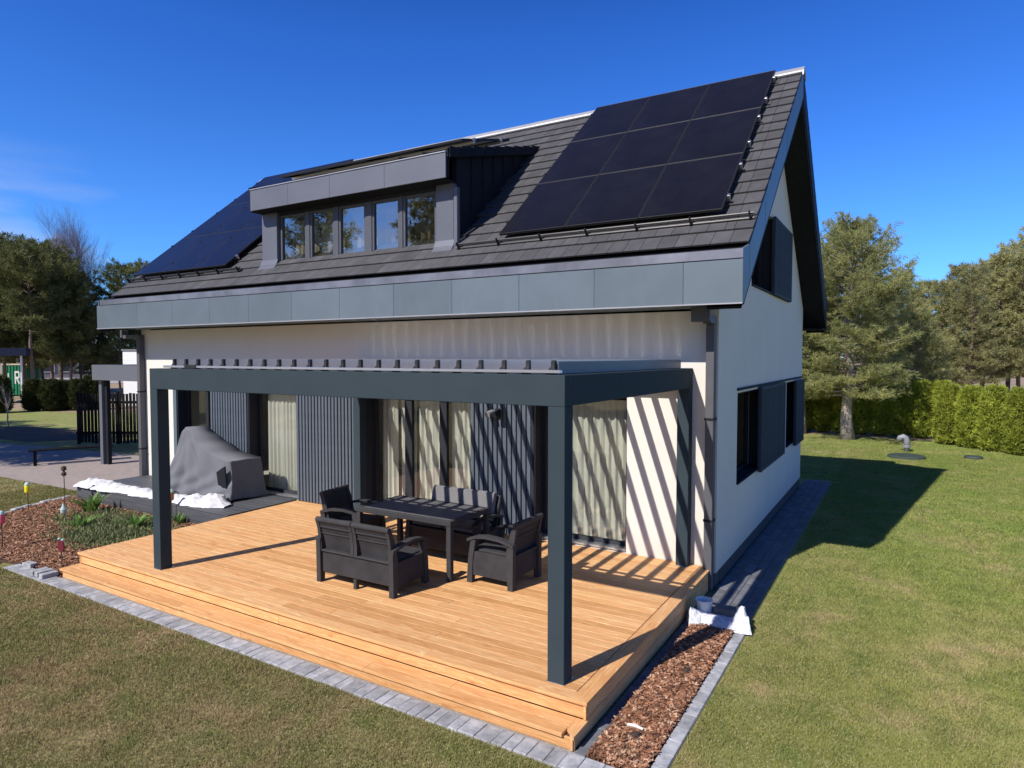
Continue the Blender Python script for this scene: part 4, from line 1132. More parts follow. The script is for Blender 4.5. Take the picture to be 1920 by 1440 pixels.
# ================================================================== COVERED GRILL
def covered():
    x0, x1, y0, y1 = -10.95, -8.62, -.86, -.06
    n = 240; m = 40; zb_ = .325; v = []
    per = []
    for i in range(n):
        u = i / n * 4; k = int(u); q = u - k
        # perimeter with long/short sides, starting front-right, going left
        P = [(x1, y0), (x0, y0), (x0, y1), (x1, y1), (x1, y0)]
        per.append((P[k][0] + (P[k + 1][0] - P[k][0]) * q, P[k][1] + (P[k + 1][1] - P[k][1]) * q, k, q))
    def ztop(x):
        pts = [(-11, .72), (-10.72, 1.10), (-10.45, 1.50), (-10.3, 1.60), (-10.15, 1.56), (-9.8, 1.34), (-9.3, 1.14), (-8.85, 1.06), (-8.6, 1.05)]
        for (a, b), (c, d) in zip(pts, pts[1:]):
            if a <= x <= c: return b + (d - b) * (x - a) / (c - a)
        return 1.05
    cx_, cy_ = -9.75, (y0 + y1) / 2
    for j in range(m + 1):
        t = j / m
        for i, (px, py, k, q) in enumerate(per):
            tx_ = px + (cx_ - px) * (.10 if k in (0, 2) else .07) ; ty_ = py + (cy_ - py) * (.20 + .5 * max(0, (-9.6 - px)) / 1.2)
            zt = ztop(tx_)
            e = t ** .85
            x = px + (tx_ - px) * e; y = py + (ty_ - py) * e; z = zb_ + (zt - zb_) * t
            th_ = math.atan2(px + 10.3, 1.75 - z); dd = math.hypot(px + 10.3, 1.75 - z)
            fold = abs(math.sin(th_ * 6.5 + .6 * math.sin(dd * 5))) * 1.3 - .6 + .45 * math.sin(th_ * 17 + 3 * dd) + .35 * math.sin(px * 9 - z * 13 + 2 * math.sin(z * 6))
            if k in (1, 3): fold = .5 * math.sin(py * 13 + z * 3) + .35 * math.sin(z * 9 + py * 5)
            amp = .044 * min(1, dd * 1.1) * (1 - .35 * t) * (1.0 if k in (0, 2) else .5)
            if k == 0: y -= fold * amp
            elif k == 2: y += fold * amp
            elif k == 1: x -= fold * amp
            else: x += fold * amp
            z += (.02 * math.sin(px * 6 + py * 4) if j == 0 else 0)
            v.append((x, y, z))
    f = [(j * n + i, j * n + (i + 1) % n, (j + 1) * n + (i + 1) % n, (j + 1) * n + i) for j in range(m) for i in range(n)]
    # close the top: front row to rear row
    top = m * n; q4 = n // 4
    for i in range(q4):
        a, b = top + i, top + i + 1
        c, d = top + (3 * q4 - i) % n, top + (3 * q4 - i - 1) % n
        f.append((a, b, d, c))
    mid = [top + q4 + i for i in range(q4 + 1)]; f.append(tuple(mid))
    mid = [top + (3 * q4 + i) % n for i in range(q4 + 1)]; f.append(tuple(mid))
    o = MB().add([(a + 9.75, b + .45, c - .3) for a, b, c in v], f).build('covered_grill', 'cover', None, (-9.75, -.45, .301), smooth=True)
    tag(o, 'grill under a draped grey weather cover on the grey platform', 'covered grill')
    fl = MB().add([(0, 0, 0), (.0, -.03, .42), (-.20, -.06, .30), (-.17, -.05, .06), (.01, .02, 0), (.01, -.01, .42), (-.19, -.04, .30), (-.16, -.03, .06)],
                  [(0, 1, 2, 3), (4, 5, 6, 7), (0, 1, 5, 4), (1, 2, 6, 5), (2, 3, 7, 6), (3, 0, 4, 7)]).build('loose_flap', 'dark_metal', o, (1.00, -.415, .25))
covered()

# ================================================================== WHITE FLEECE AND PLASTIC
def crumple(name, mat, pts, width, height, seed, nu=150, nv=22):
    """a long heap of gathered cloth following pts"""
    r = np.random.default_rng(seed); P = np.array(pts, float); seg = np.r_[0, np.cumsum(np.linalg.norm(np.diff(P, axis=0), axis=1))]
    s = np.linspace(0, seg[-1], nu); C = np.stack([np.interp(s, seg, P[:, i]) for i in range(3)], 1)
    wd = np.interp(s / seg[-1], [0, .03, .5, .93, 1], [.3, 1, .9, 1.15, .4]) * width
    ht = np.interp(s / seg[-1], [0, .06, .25, .7, .85, .95, 1], [.3, 1.2, .7, .7, 1.5, 1.6, .3]) * height
    T = np.gradient(C, axis=0); T /= np.linalg.norm(T, axis=1)[:, None]; N = np.stack([-T[:, 1], T[:, 0], 0 * T[:, 0]], 1)
    a = np.linspace(-1, 1, nv); S, A = np.meshgrid(s, a, indexing='ij')
    f1 = fbm(S * 5, A * 1.5, seed); f2 = fbm(S * 14, A * 4, seed + 1); f3 = fbm(S * 2.2, A * .5, seed + 2)
    z = ht[:, None] * (np.clip(1 - np.abs(A) ** 2.2, 0, 1)) * np.clip(.85 + .32 * f1 + .22 * f2, .35, 2) + .006
    z = np.maximum(z, .004 + .004 * np.abs(f2))
    f4 = 1 - np.abs(fbm(S * 22, A * 6, seed + 5)) * 2
    z = z + ht[:, None] * .16 * f4 * (1 - A ** 2)
    off = A * wd[:, None] / 2 * (1 + .34 * f3 + .16 * f2)
    V = C[:, None, :] + N[:, None, :] * off[..., None]; V[..., 2] += z
    idx = np.arange(nu * nv).reshape(nu, nv)
    F = np.stack([idx[:-1, :-1], idx[1:, :-1], idx[1:, 1:], idx[:-1, 1:]], -1).reshape(-1, 4)
    me = npmesh(name, V.reshape(-1, 3) - P[0], F, mat, True)
    return inst(name, me, None, tuple(P[0]))
tag(crumple('fleece_sheet', 'white_cloth', [(-12.95, -1.34, .302), (-12.6, -1.30, .302), (-11, -1.24, .302), (-9.4, -1.22, .302), (-8.35, -1.12, .302)], .52, .12, 21), 'long gathered white fleece lying along the grey platform edge', 'fleece')
tag(crumple('plastic_sheet', 'plastic_bag', [(-.03, -1.19, .012), (.12, -1.15, .012), (.36, -1.14, .012), (.60, -1.00, .012)], .42, .115, 33, 130, 50), 'crumpled translucent white plastic sheet at the end of the mulch strip', 'plastic sheet')
bk = MB().lathe([(.070, 0), (.092, .20), (.099, .205), (.099, .215), (.090, .215), (.086, .20), (.066, .012)], n=24).build('bucket', 'white_paint', None, (.125, -1.03, .012), smooth=False)
tag(bk, 'small white open bucket beside the deck corner', 'bucket')
br = MB().box(-.11, .11, -.055, .055, 0, .075, .006).build('paver_block', 'paver_dark', None, (.37, -1.06, .115), R(-8))
tag(br, 'dark paver block weighing down the white plastic sheet', 'paver')

# loose pavers by the step
for i, (x, y, z, rz, lab) in enumerate(((-8.62, -4.13, .012, .10, 'single loose grey paver lying furthest from the wooden steps'), (-8.18, -4.20, .010, 1.52, 'loose grey paver lying third from the wooden steps'),
                                   (-8.05, -4.20, .014, 1.50, 'loose grey paver lying second from the wooden steps'), (-7.90, -4.21, .012, 1.54, 'loose grey paver lying against the end of the wooden steps'))):
    o = MB().box(-.10, .10, -.05, .05, 0, .06, .005).build('loose_paver', 'paver', None, (x, y, z), rz); tag(o, lab, 'paver', 'loose pavers by the steps')

# ================================================================== PLANTING BED THINGS
def leaf_clump(name, loc, n, h, w, mat, seed, spread=.5, label='', cat='plant'):
    r = random.Random(seed); root = empty(name, loc); tag(root, label, cat, 'plants in the bed')
    mb = MB()
    for _ in range(n):
        a = r.uniform(0, 2 * math.pi); ln = h * r.uniform(.6, 1.1); bw = w * r.uniform(.6, 1.1); d0 = r.uniform(0, .4 * spread * h)
        out = spread * r.uniform(.4, 1.2)
        ca, sa = math.cos(a), math.sin(a); pts = []
        for k in range(6):
            t = k / 5; rad = d0 + out * ln * t ** 1.5; z = ln * (t - .35 * out * t * t)
            ww = bw * math.sin(math.pi * min(1, .12 + t * .88)) ** .7 if k < 5 else .001
            pts.append(((rad * ca - sa * ww / 2, rad * sa + ca * ww / 2, z), (rad * ca * .97, rad * sa * .97, z - ww * .18), (rad * ca + sa * ww / 2, rad * sa - ca * ww / 2, z)))
        o = len(mb.v); mb.v += [q for p in pts for q in p]
        for k in range(5):
            for c in (0, 1): mb.f.append((o + k * 3 + c, o + k * 3 + c + 1, o + k * 3 + 4 + c, o + k * 3 + 3 + c))
    me = bpy.data.meshes.new('leaves'); me.from_pydata(mb.v, [], mb.f); me.materials.append(M[mat]); me.polygons.foreach_set('use_smooth', [True] * len(me.polygons)); me.update()
    inst('leaves', me, root)
    return root
leaf_clump('tulip_clump', (-11.35, -1.95, 0), 46, .42, .075, 'tulip', 1, .75, 'big clump of broad tulip leaves at the grey platform corner')
leaf_clump('tulip_clump', (-10.2, -2.68, 0), 34, .30, .06, 'tulip', 2, .8, 'leafy tulip clump in the middle of the bed')
leaf_clump('tulip_clump', (-9.38, -2.20, 0), 40, .32, .06, 'tulip', 3, .8, 'leafy tulip clump just left of the pergola post')
leaf_clump('tulip_clump', (-9.05, -1.62, 0), 24, .26, .04, 'tulip', 4, .7, 'small tulip clump between grey platform and wooden deck')
leaf_clump('tulip_clump', (-11.1, -2.62, 0), 18, .18, .035, 'ground_cover', 5, .8, 'small grey-green sprout clump at the back of the bed')
def cover_plants():
    r = np.random.default_rng(9); n = 5200
    x = np.concatenate([r.normal(-9.3, .45, n // 2), r.normal(-9.9, .7, n // 2)]); y = np.concatenate([r.normal(-2.75, .28, n // 2), r.normal(-2.25, .33, n // 2)])
    k = inpoly([(-12.6, -1.6), (-7.95, -1.7), (-7.95, -3.4), (-11, -3.5), (-12.4, -2.6)])(x, y); x, y = x[k], y[k]; n = len(x)
    a = r.uniform(0, 6.28, n); h = r.uniform(.03, .13, n); w = r.uniform(.006, .016, n); l = r.uniform(.1, .9, n) * h; b = r.uniform(0, 6.28, n); z = r.uniform(0, .05, n)
    A = np.stack([x - np.cos(a) * w * .4, y - np.sin(a) * w * .4, z], 1); B = np.stack([x + np.cos(a) * w * .4, y + np.sin(a) * w * .4, z], 1)
    m_ = np.stack([np.cos(b) * l, np.sin(b) * l, h], 1); ww = np.stack([np.cos(a) * w, np.sin(a) * w, 0 * a], 1); c = np.stack([x, y, z], 1)
    V = np.stack([A, B, c + m_ * .6 + ww, c + m_, c + m_ * .6 - ww], 1).reshape(-1, 3)
    o = inst('ground_cover', npmesh('ground_cover', V, np.arange(5 * n).reshape(-1, 5), 'ground_cover'))
    tag(o, 'low grey-green ground cover spreading over the planting bed', 'ground cover', kind='stuff')
cover_plants()
def stake(name, loc, h, head, label, cat='garden stake'):
    root = empty(name, loc); tag(root, label, cat, 'ornamental stakes in the bed')
    MB().tube([(0, 0, 0), (.01, 0, h * .55), (0, 0, h)], .008, 6).build('rod', 'rust', root)
    head(root, h)
def jar(mat):
    def f(root, h):
        MB().lathe([(.02, 0), (.045, .01), (.05, .03), (.05, .12), (.042, .15)], (0, 0, h), 16).build('jar', mat, root)
        MB().lathe([(.042, .151), (.05, .155), (.038, .19), (.015, .21)], (0, 0, h), 16).build('lid', 'teal_glass', root)
    return f
def disc(root, h):
    MB().tube([(0, -.008, h + .07), (0, .008, h + .07)], .085, 20).build('disc', 'red_dark', root)
    for dx in (-.05, .05): MB().lathe([(.005, 0), (.02, .012), (.02, .026), (.005, .036)], (dx, 0, h + .145), 10).build('bead', 'teal_glass', root)
def figure(root, h):
    MB().lathe([(.012, 0), (.045, .02), (.045, .07), (.02, .09), (.02, .11), (.05, .13), (.045, .19), (.01, .21)], (0, 0, h), 12).build('figure', 'rust', root)
def birdhead(root, h):
    MB().lathe([(.01, 0), (.05, .04), (.055, .10), (.03, .15), (.01, .20)], (0, 0, h), 14).build('glass_bird', 'teal_glass', root)
stake('garden_stake', (-12.45, -2.55, 0), .38, jar('yellow'), 'stake with bright yellow lantern jar at the back of the bed')
stake('garden_stake', (-12.33, -1.96, 0), .62, figure, 'tall stake with dark totem figure by the lawn corner')
stake('garden_stake', (-8.16, -3.93, 0), .26, disc, 'short stake with dark red disc beside the wooden steps')
stake('garden_stake', (-10.0, -3.93, 0), .40, jar('pink'), 'stake with pink lantern jar at the left picture edge')
stake('garden_stake', (-11.2, -2.50, 0), .10, birdhead, 'pale glass ornament on a low stake among the sprouts')
stake('garden_stake', (-9.33, -1.58, 0), .40, jar('amber'), 'stake with amber jar in front of the grey platform')
# bed kerb stones along the lawn
kerb = empty('stone_edging', (-12.85, -2.0, 0)); tag(kerb, 'rough stone edging between planting bed and lawn', 'stone edging')
kb = Vector(kerb.location)
pl = [(-13.25, -1.42), (-12.95, -2.3), (-12.5, -3.1), (-11.8, -3.85), (-10.9, -4.25), (-10.1, -4.42), (-9.2, -4.32)]
for (xa, ya), (xb, yb) in zip(pl, pl[1:]):
    n = max(1, round(math.hypot(xb - xa, yb - ya) / .22))
    for k in range(n):
        t = (k + .5) / n; w = math.hypot(xb - xa, yb - ya) / n
        m = MB().box(-w / 2 + .008, w / 2 - .008, -.06, .06, -.03, rng.uniform(.035, .06), .015)
        o = m.build('stone', 'paver', kerb, Vector((xa + (xb - xa) * t, ya + (yb - ya) * t, 0)) - kb, math.atan2(yb - ya, xb - xa) + rng.gauss(0, .06))
# things on the mulch strip
o = MB().tube([(0, 0, 0), (.06, .012, .004), (.13, .01, 0)], [.010, .013, .009], 8).build('white_stick', 'white_paint', None, (.19, -3.62, .05), R(-6)); tag(o, 'short white stick lying on the bark mulch', 'stick')
for (x, y, lab) in ((.33, -2.45, 'dark soil clod on the mulch in the sun'), (.29, -3.72, 'small dark clod beside the white stick')):
    r = np.random.default_rng(int(abs(x * 100))); bm = bmesh.new(); bmesh.ops.create_icosphere(bm, subdivisions=2, radius=.04)
    for v_ in bm.verts: v_.co *= 1 + r.uniform(-.3, .3); v_.co.z *= .55
    me = bpy.data.meshes.new('soil_clod'); bm.to_mesh(me); bm.free(); me.materials.append(M['soil']); tag(inst('soil_clod', me, None, (x, y, .04)), lab, 'clod')
leaf_clump('dry_tuft', (.30, -4.0, 0), 30, .09, .004, 'ground_cover', 8, 1.0, 'dry twiggy tuft near the front end of the mulch strip')

# lawn fittings at the back right
vp = MB().tube([(0, 0, 0), (0, 0, .33), (-.03, 0, .42), (-.10, 0, .46), (-.18, 0, .43), (-.20, 0, .34)], [.085, .085, .09, .09, .09, .10], 14).build('vent_pipe', 'grey_pipe', None, (2.13, 15.7, 0), smooth=True); tag(vp, 'grey bent vent pipe standing on the back lawn', 'vent pipe')
MB().lathe([(.11, 0), (.115, .03), (.115, .07), (.09, .08)], (0, 0, .12), 16).build('collar', 'grey_pipe', vp)
for x, y, r_, lab in ((2.12, 14.2, .50, 'large dark round manhole cover on the back lawn'), (3.82, 15.0, .24, 'small dark round manhole cover nearer the sunlit hedge')):
    o = MB().lathe([(r_, 0), (r_, .05), (r_ * .94, .07), (r_ * .9, .075), (r_ * .15, .085), (.01, .085)], (0, 0, 0), 28).build('manhole_cover', 'cover_green', None, (x, y, 0)); tag(o, lab, 'manhole cover')

# ================================================================== TREES
def tuft_mesh(C, Dir, n_sp, ln, w, seed):
    """C: tuft centres, Dir: twig directions; spikes fan round each"""
    r = np.random.default_rng(seed); N = len(C)
    d = r.normal(0, 1, (N, n_sp, 3)); d /= np.linalg.norm(d, axis=2, keepdims=True)
    d = d * .85 + Dir[:, None, :] * .75 + np.array([0, 0, .25]); d /= np.linalg.norm(d, axis=2, keepdims=True)
    L_ = ln * r.uniform(.6, 1.15, (N, n_sp, 1))
    base = C[:, None, :] + r.normal(0, ln * .22, (N, n_sp, 3))
    p = np.cross(d, r.normal(0, 1, (N, n_sp, 3))); p /= np.linalg.norm(p, axis=2, keepdims=True) + 1e-9
    v = np.stack([base - p * w, base + p * w, base + d * L_], 2).reshape(-1, 3)
    return v, np.arange(N * n_sp * 3).reshape(-1, 3)
def pine(name, H, hb, Rr, nbr, seed, shape, n_sp, ln, w, mat, barkmat='bark', tr=.13, twigs=9, bare=0.25, lean=0.0):
    """returns (trunk mesh, limbs mesh, crown mesh)"""
    r = random.Random(seed); tk = MB(); nseg = 10
    pts = [(lean * H * (i / nseg) ** 1.5 + .05 * H * .1 * math.sin(i * 1.3 + seed), .04 * math.sin(i * 1.7 + seed * 2), H * i / nseg * .97) for i in range(nseg + 1)]
    rad = [tr * (1.25 if i == 0 else 1) * (1 - .88 * i / nseg) + .008 for i in range(nseg + 1)]
    tk.tube(pts, rad, 9); lb = MB(); C = []; Dv = []
    def axis(z):
        t = min(.999, z / (H * .97)) * nseg; i = int(t); q = t - i
        return Vector(pts[i]).lerp(Vector(pts[min(i + 1, nseg)]), q)
    for k in range(nbr):
        u = (k + r.random()) / nbr; z = hb + (H - hb) * u; az = k * 2.4 + r.uniform(-.5, .5)
        Lb = Rr * shape(u) * r.uniform(.7, 1.15)
        if Lb < .12: Lb = .12
        up_ = .15 + .55 * u + r.uniform(-.15, .15)
        p0 = axis(z); dirh = Vector((math.cos(az), math.sin(az), 0)); prev = p0; line = [p0]
        for s in (.33, .66, 1.0):
            line.append(p0 + dirh * (Lb * s) + Vector((r.uniform(-.08, .08) * Lb, r.uniform(-.08, .08) * Lb, Lb * (up_ * s - .25 * s * (1 - u) + .18 * s * s))))
        lb.tube(line, [max(.012, tr * .28 * (1 - .6 * u)), tr * .17 * (1 - .5 * u), tr * .1, .008], 5, cap=False)
        nt = max(3, int(twigs * (.4 + Lb / Rr)))
        for j in range(nt):
            s = bare + (1 - bare) * (j + r.random()) / nt
            f = s * 3; i = min(2, int(f)); q = line[i].lerp(line[i + 1], f - i)
            side = (-1) ** j; a2 = az + side * r.uniform(.3, 1.1); tl = Lb * .38 * (1.1 - .55 * s) * r.uniform(.6, 1.2)
            dv = Vector((math.cos(a2), math.sin(a2), r.uniform(-.05, .45))).normalized()
            m_ = max(2, int(tl / (ln * .55)))
            for t in range(1, m_ + 1):
                C.append(q + dv * (tl * t / m_) + Vector((r.gauss(0, ln * .25), r.gauss(0, ln * .25), r.gauss(0, ln * .2)))); Dv.append(dv)
        C.append(line[-1]); Dv.append((line[-1] - line[-2]).normalized())
    for j in range(6): C.append(axis(H * .97) + Vector((r.gauss(0, .06), r.gauss(0, .06), -.12 * j + .1))); Dv.append(Vector((0, 0, 1)))
    C = np.array([tuple(c) for c in C]); Dv = np.array([tuple(c) for c in Dv])
    v, f = tuft_mesh(C, Dv, n_sp, ln, w, seed)
    tk.tube  # trunk done
    return tk.mesh('trunk', barkmat, True), lb.mesh('limbs', barkmat), npmesh('crown', v, f, mat), len(f)
def tree(name, parts, loc, rz, sc, label, cat, group):
    root = empty(name, loc, rz); root.scale = (sc, sc, sc); tag(root, label, cat, group)
    for n_, me in zip(('trunk', 'limbs', 'crown'), parts[:3]): inst(n_, me, root)
    return root
ell = lambda u: math.sqrt(max(0, 1 - (2 * u - .75) ** 2 / 1.6)) * (1.05 - .75 * max(0, u - .55) / .45)
near = pine('pine', 7.8, 1.55, 2.15, 122, 3, lambda u: (1.0 - .15 * u) * (1 if u < .55 else 1 - ((u - .55) / .45) ** 1.6 * .85), 12, .17, .012, 'pine', 'bark_grey', .20, 12, bare=.22)
near2 = pine('pine', 7.0, 1.4, 2.0, 105, 8, lambda u: (1.0 - .2 * u) * (1 if u < .5 else 1 - ((u - .5) / .5) ** 1.5 * .85), 9, .20, .017, 'pine', 'bark_grey', .17, 11)
f1 = pine('forest', 12, 5.2, 2.4, 70, 21, lambda u: (.75 + .5 * u) if u < .5 else 1 - ((u - .5) / .5) ** 2 * .75, 9, .36, .035, 'pine_far', 'bark', .17, 9)
f2 = pine('forest', 11.5, 2.0, 2.5, 90, 22, lambda u: (1 - .8 * u), 9, .36, .035, 'pine_far', 'bark', .16, 9)
f2b = pine('forest', 11.5, 1.6, 2.7, 95, 26, lambda u: (1 - .72 * u ** 1.2), 9, .34, .032, 'pine_far', 'bark', .16, 9)
f3 = pine('forest', 12, 2.6, 2.3, 80, 23, lambda u: (.9 + .2 * u) if u < .5 else 1 - ((u - .5) / .5) ** 1.5 * .85, 9, .36, .035, 'pine_far', 'bark', .18, 9, lean=.03)
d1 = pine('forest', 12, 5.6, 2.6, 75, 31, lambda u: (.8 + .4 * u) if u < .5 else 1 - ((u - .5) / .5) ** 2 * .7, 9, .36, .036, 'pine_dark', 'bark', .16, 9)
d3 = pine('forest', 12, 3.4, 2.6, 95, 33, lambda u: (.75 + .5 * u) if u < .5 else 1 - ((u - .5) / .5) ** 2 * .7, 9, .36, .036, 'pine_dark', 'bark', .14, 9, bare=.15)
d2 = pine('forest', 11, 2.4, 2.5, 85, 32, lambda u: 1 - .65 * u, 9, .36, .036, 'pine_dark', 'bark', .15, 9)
tree('pine_tree', near, (.28, 18.1, 0), .4, 1.0, 'full pine with pale trunk standing alone on the back lawn', 'pine tree', 'pine trees')
tree('pine_tree', near2, (-1.45, 19.4, 0), 2.0, .95, 'pine half hidden by the rear eaves of the house', 'pine tree', 'pine trees')
tree('pine_tree', near2, (2.4, 21.4, 0), 4.0, .66, 'smaller pine just right of the lone lawn pine, behind the hedge', 'pine tree', 'pine trees')
nm = ['first', 'second', 'third', 'fourth', 'fifth', 'sixth', 'seventh', 'eighth', 'ninth', 'tenth', 'eleventh', 'twelfth', 'thirteenth', 'fourteenth', 'fifteenth', 'sixteenth', 'seventeenth', 'eighteenth']
rb = random.Random(12)
def at_px(u, depth):
    fw = Vector((math.sin(YAW) * math.cos(PITCH), math.cos(YAW) * math.cos(PITCH), 0)).normalized(); rt = Vector((fw.y, -fw.x, 0))
    p = Vector(cam.location) + fw * depth + rt * depth * (u - 960) / 1231.86
    return (p.x, p.y, 0)
# right-hand forest beyond the hedge: distances as a stand of trees, sorted left to right
stand = [(1592, 47, f3, 1.0), (1652, 44, f2, .70), (1688, 49, f2b, .80), (1716, 43, f2, .62), (1740, 51, f3, .72), (1766, 45, f2b, .68), (1793, 49, f2, .84), (1820, 43, f2b, .72), (1843, 51, f3, .84), (1870, 45, f2, .84), (1891, 51, f2b, 1.0), (1910, 44, f2, .86), (1940, 46, f2b, .98), (1975, 50, f3, .95)]
for i, (u, d, pr, sc) in enumerate(stand):
    tree('pine_tree', pr, at_px(u, d), rb.uniform(0, 6), sc * rb.uniform(.96, 1.04), f'forest pine beyond the hedge, {nm[i]} from the left on the right side', 'pine tree', 'forest pines on the right')
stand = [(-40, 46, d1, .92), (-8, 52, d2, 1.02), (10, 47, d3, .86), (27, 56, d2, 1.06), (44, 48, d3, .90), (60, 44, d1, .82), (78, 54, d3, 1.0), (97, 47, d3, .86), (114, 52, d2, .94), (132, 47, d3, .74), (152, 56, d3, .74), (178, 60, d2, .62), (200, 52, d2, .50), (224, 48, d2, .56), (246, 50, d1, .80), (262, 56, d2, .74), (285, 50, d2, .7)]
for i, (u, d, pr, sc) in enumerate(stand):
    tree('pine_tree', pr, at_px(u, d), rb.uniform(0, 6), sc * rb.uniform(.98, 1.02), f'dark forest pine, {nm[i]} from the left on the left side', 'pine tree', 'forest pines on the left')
# pines out of frame to the left whose shade crosses the lawn and patio, and those the upper windows mirror
for i, (x, y, pr, sc) in enumerate(((-21.8, -3.9, d1, .60), (-23.8, -4.3, d1, .64), (-25.8, -3.6, d1, .60), (-27.9, -4.0, d1, .64), (-30.2, -3.5, d1, .62), (-32.6, -3.9, d1, .64), (-35.2, -3.5, d1, .64))):
    tree('pine_tree', pr, (x, y, 0), i * 1.7, sc, 'pine standing out of view to the left, shading the patio', 'pine tree', 'pines shading the patio')
for i, (x, y, pr, sc) in enumerate(((-24, -26, f1, 1.2), (-17, -29, f2, 1.15), (-30, -21, f3, 1.1), (-9.5, -30, f3, 1.25), (-2, -32, f1, 1.2), (-13, -33, f1, 1.3), (5, -30, f2, 1.2), (12, -31, f3, 1.2))):
    tree('pine_tree', pr, (x, y, 0), i * 1.1, sc, 'pine behind the viewer, mirrored in the dormer windows', 'pine tree', 'pines mirrored in the windows')

def bare_tree(name, loc, H, seed, label, mat, r0, spread=.45, depth=5, cat='tree'):
    r = random.Random(seed); root = empty(name, loc); tag(root, label, cat)
    tk = MB(); tw = MB()
    def grow(p, d, ln, rad, lv):
        q = p + d * ln
        (tk if lv == 0 else tw).tube([p, p.lerp(q, .5) + Vector((r.gauss(0, .03), r.gauss(0, .03), 0)) * ln, q], [rad, rad * .8, rad * .6], 5 if lv < 2 else 3, cap=False)
        if lv >= depth: return
        for _ in range(3 if lv < 3 else 4):
            a = r.uniform(0, 6.28); e = r.uniform(.2, 1) * spread * (1.2 if lv else .7)
            nd_ = (d + Vector((math.cos(a), math.sin(a), 0)) * e + Vector((0, 0, .1))).normalized()
            grow(p.lerp(q, r.uniform(.45, 1)), nd_, ln * r.uniform(.55, .8), rad * .5, lv + 1)
        grow(q, (d + Vector((r.gauss(0, .1), r.gauss(0, .1), 0))).normalized(), ln * .72, rad * .6, lv + 1)
    grow(Vector((0, 0, 0)), Vector((0, 0, 1)), H * .33, r0, 0)
    tk.build('trunk', mat, root); tw.build('twigs', mat, root)
bare_tree('birch_tree', at_px(178, 52), 14.2, 5, 'tall leafless birch rising above the pines on the left', 'twig', .10, .50, 6)
bare_tree('young_tree', (-30.8, 4.4, 0), 2.2, 6, 'slender leafless sapling in the bare soil bed', 'bark_grey', .03, .6, 3)

# thuja hedge
def thuja_mesh(H, Rr, n, seed, mat, sl=.13, w=.016):
    r = np.random.default_rng(seed); u = r.random(n) ** .9; a = r.uniform(0, 2 * math.pi, n)
    prof = np.interp(u, [0, .1, .5, .85, 1], [.75, .95, 1, .8, .45]); lump = 1 + .10 * np.sin(a * 3 + u * 9 + seed) + .08 * np.sin(a * 7 - u * 17) + r.normal(0, .05, n)
    rr_ = Rr * prof * lump; C = np.stack([rr_ * np.cos(a), rr_ * np.sin(a), .05 + u * (H - .12)], 1)
    d = np.stack([np.cos(a), np.sin(a), np.full(n, 1.1)], 1); d /= np.linalg.norm(d, axis=1)[:, None]
    v, f = tuft_mesh(C, d, 5, sl, w, seed)
    core = MB().lathe([(Rr * .6, 0), (Rr * .82, H * .1), (Rr * .86, H * .5), (Rr * .66, H * .85), (Rr * .3, H * .96), (.02, H * .98)], n=12).mesh('blocking_core', 'thuja_dark')  # added solid core, stops light passing through the foliage
    return core, npmesh('foliage', v, f, mat)
th = [thuja_mesh(2.1, .37, 2300, s, 'thuja') for s in (1, 2, 3)]
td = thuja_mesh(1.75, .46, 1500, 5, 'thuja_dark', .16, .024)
def shrub(ms, loc, rz, sc, label, group):
    root = empty('thuja_shrub', loc, rz); root.scale = (sc, sc, sc); tag(root, label, 'hedge plant', group)
    inst('blocking_core', ms[0], root); inst('foliage', ms[1], root)
k = 0
for i in range(10):      # sunlit run towards the right
    t = i / 9; x = 3.35 + (8.6 - 3.35) * t; y = 18.4 + (13.0 - 18.4) * t
    shrub(th[i % 3], (x, y, 0), rb.uniform(0, 6), rb.uniform(.95, 1.02), 'sunlit yellow-green thuja in the clipped hedge on the right', 'sunlit hedge plants')
for i in range(13):
    shrub(th[i % 3], (3.2 - i * .66, 20.2 + .03 * i, 0), rb.uniform(0, 6), rb.uniform(.95, 1.02), 'shaded thuja in the hedge behind the lone pine', 'shaded hedge plants')
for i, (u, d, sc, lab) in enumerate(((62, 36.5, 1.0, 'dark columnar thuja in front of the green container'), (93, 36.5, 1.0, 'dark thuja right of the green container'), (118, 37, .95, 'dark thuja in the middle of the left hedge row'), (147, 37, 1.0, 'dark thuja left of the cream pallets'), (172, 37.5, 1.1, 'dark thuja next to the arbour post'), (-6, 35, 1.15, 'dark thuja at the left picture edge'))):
    shrub(td, at_px(u, d), i, sc, lab, 'dark thujas on the left')

# ================================================================== LEFT BACKGROUND
# arbour at the end of the house
ar = empty('arbour', (-17.15, 1.15, 0)); tag(ar, 'grey flat-roofed arbour attached to the far end of the house', 'arbour'); ak = Vector(ar.location)
for (x0, x1, y0, y1, z0, z1, nm_, mt) in ((-17.28, -12.95, 1.08, 1.20, 2.36, 2.78, 'fascia', 'sheet2'), (-17.28, -17.16, 1.21, 4.0, 2.36, 2.78, 'fascia', 'sheet2'), (-17.26, -12.95, 1.205, 4.0, 2.62, 2.74, 'roof', 'soffit'),
                                     (-17.22, -17.08, 1.22, 1.34, 0, 2.36, 'post', 'sheet2'), (-17.03, -16.93, 1.28, 1.38, 0, 2.36, 'post', 'dark_metal'), (-17.2, -17.06, 3.8, 3.94, 0, 2.36, 'post', 'dark_metal')):
    MB().box(x0, x1, y0, y1, z0, z1, .004).build(nm_, mt, ar, -ak)
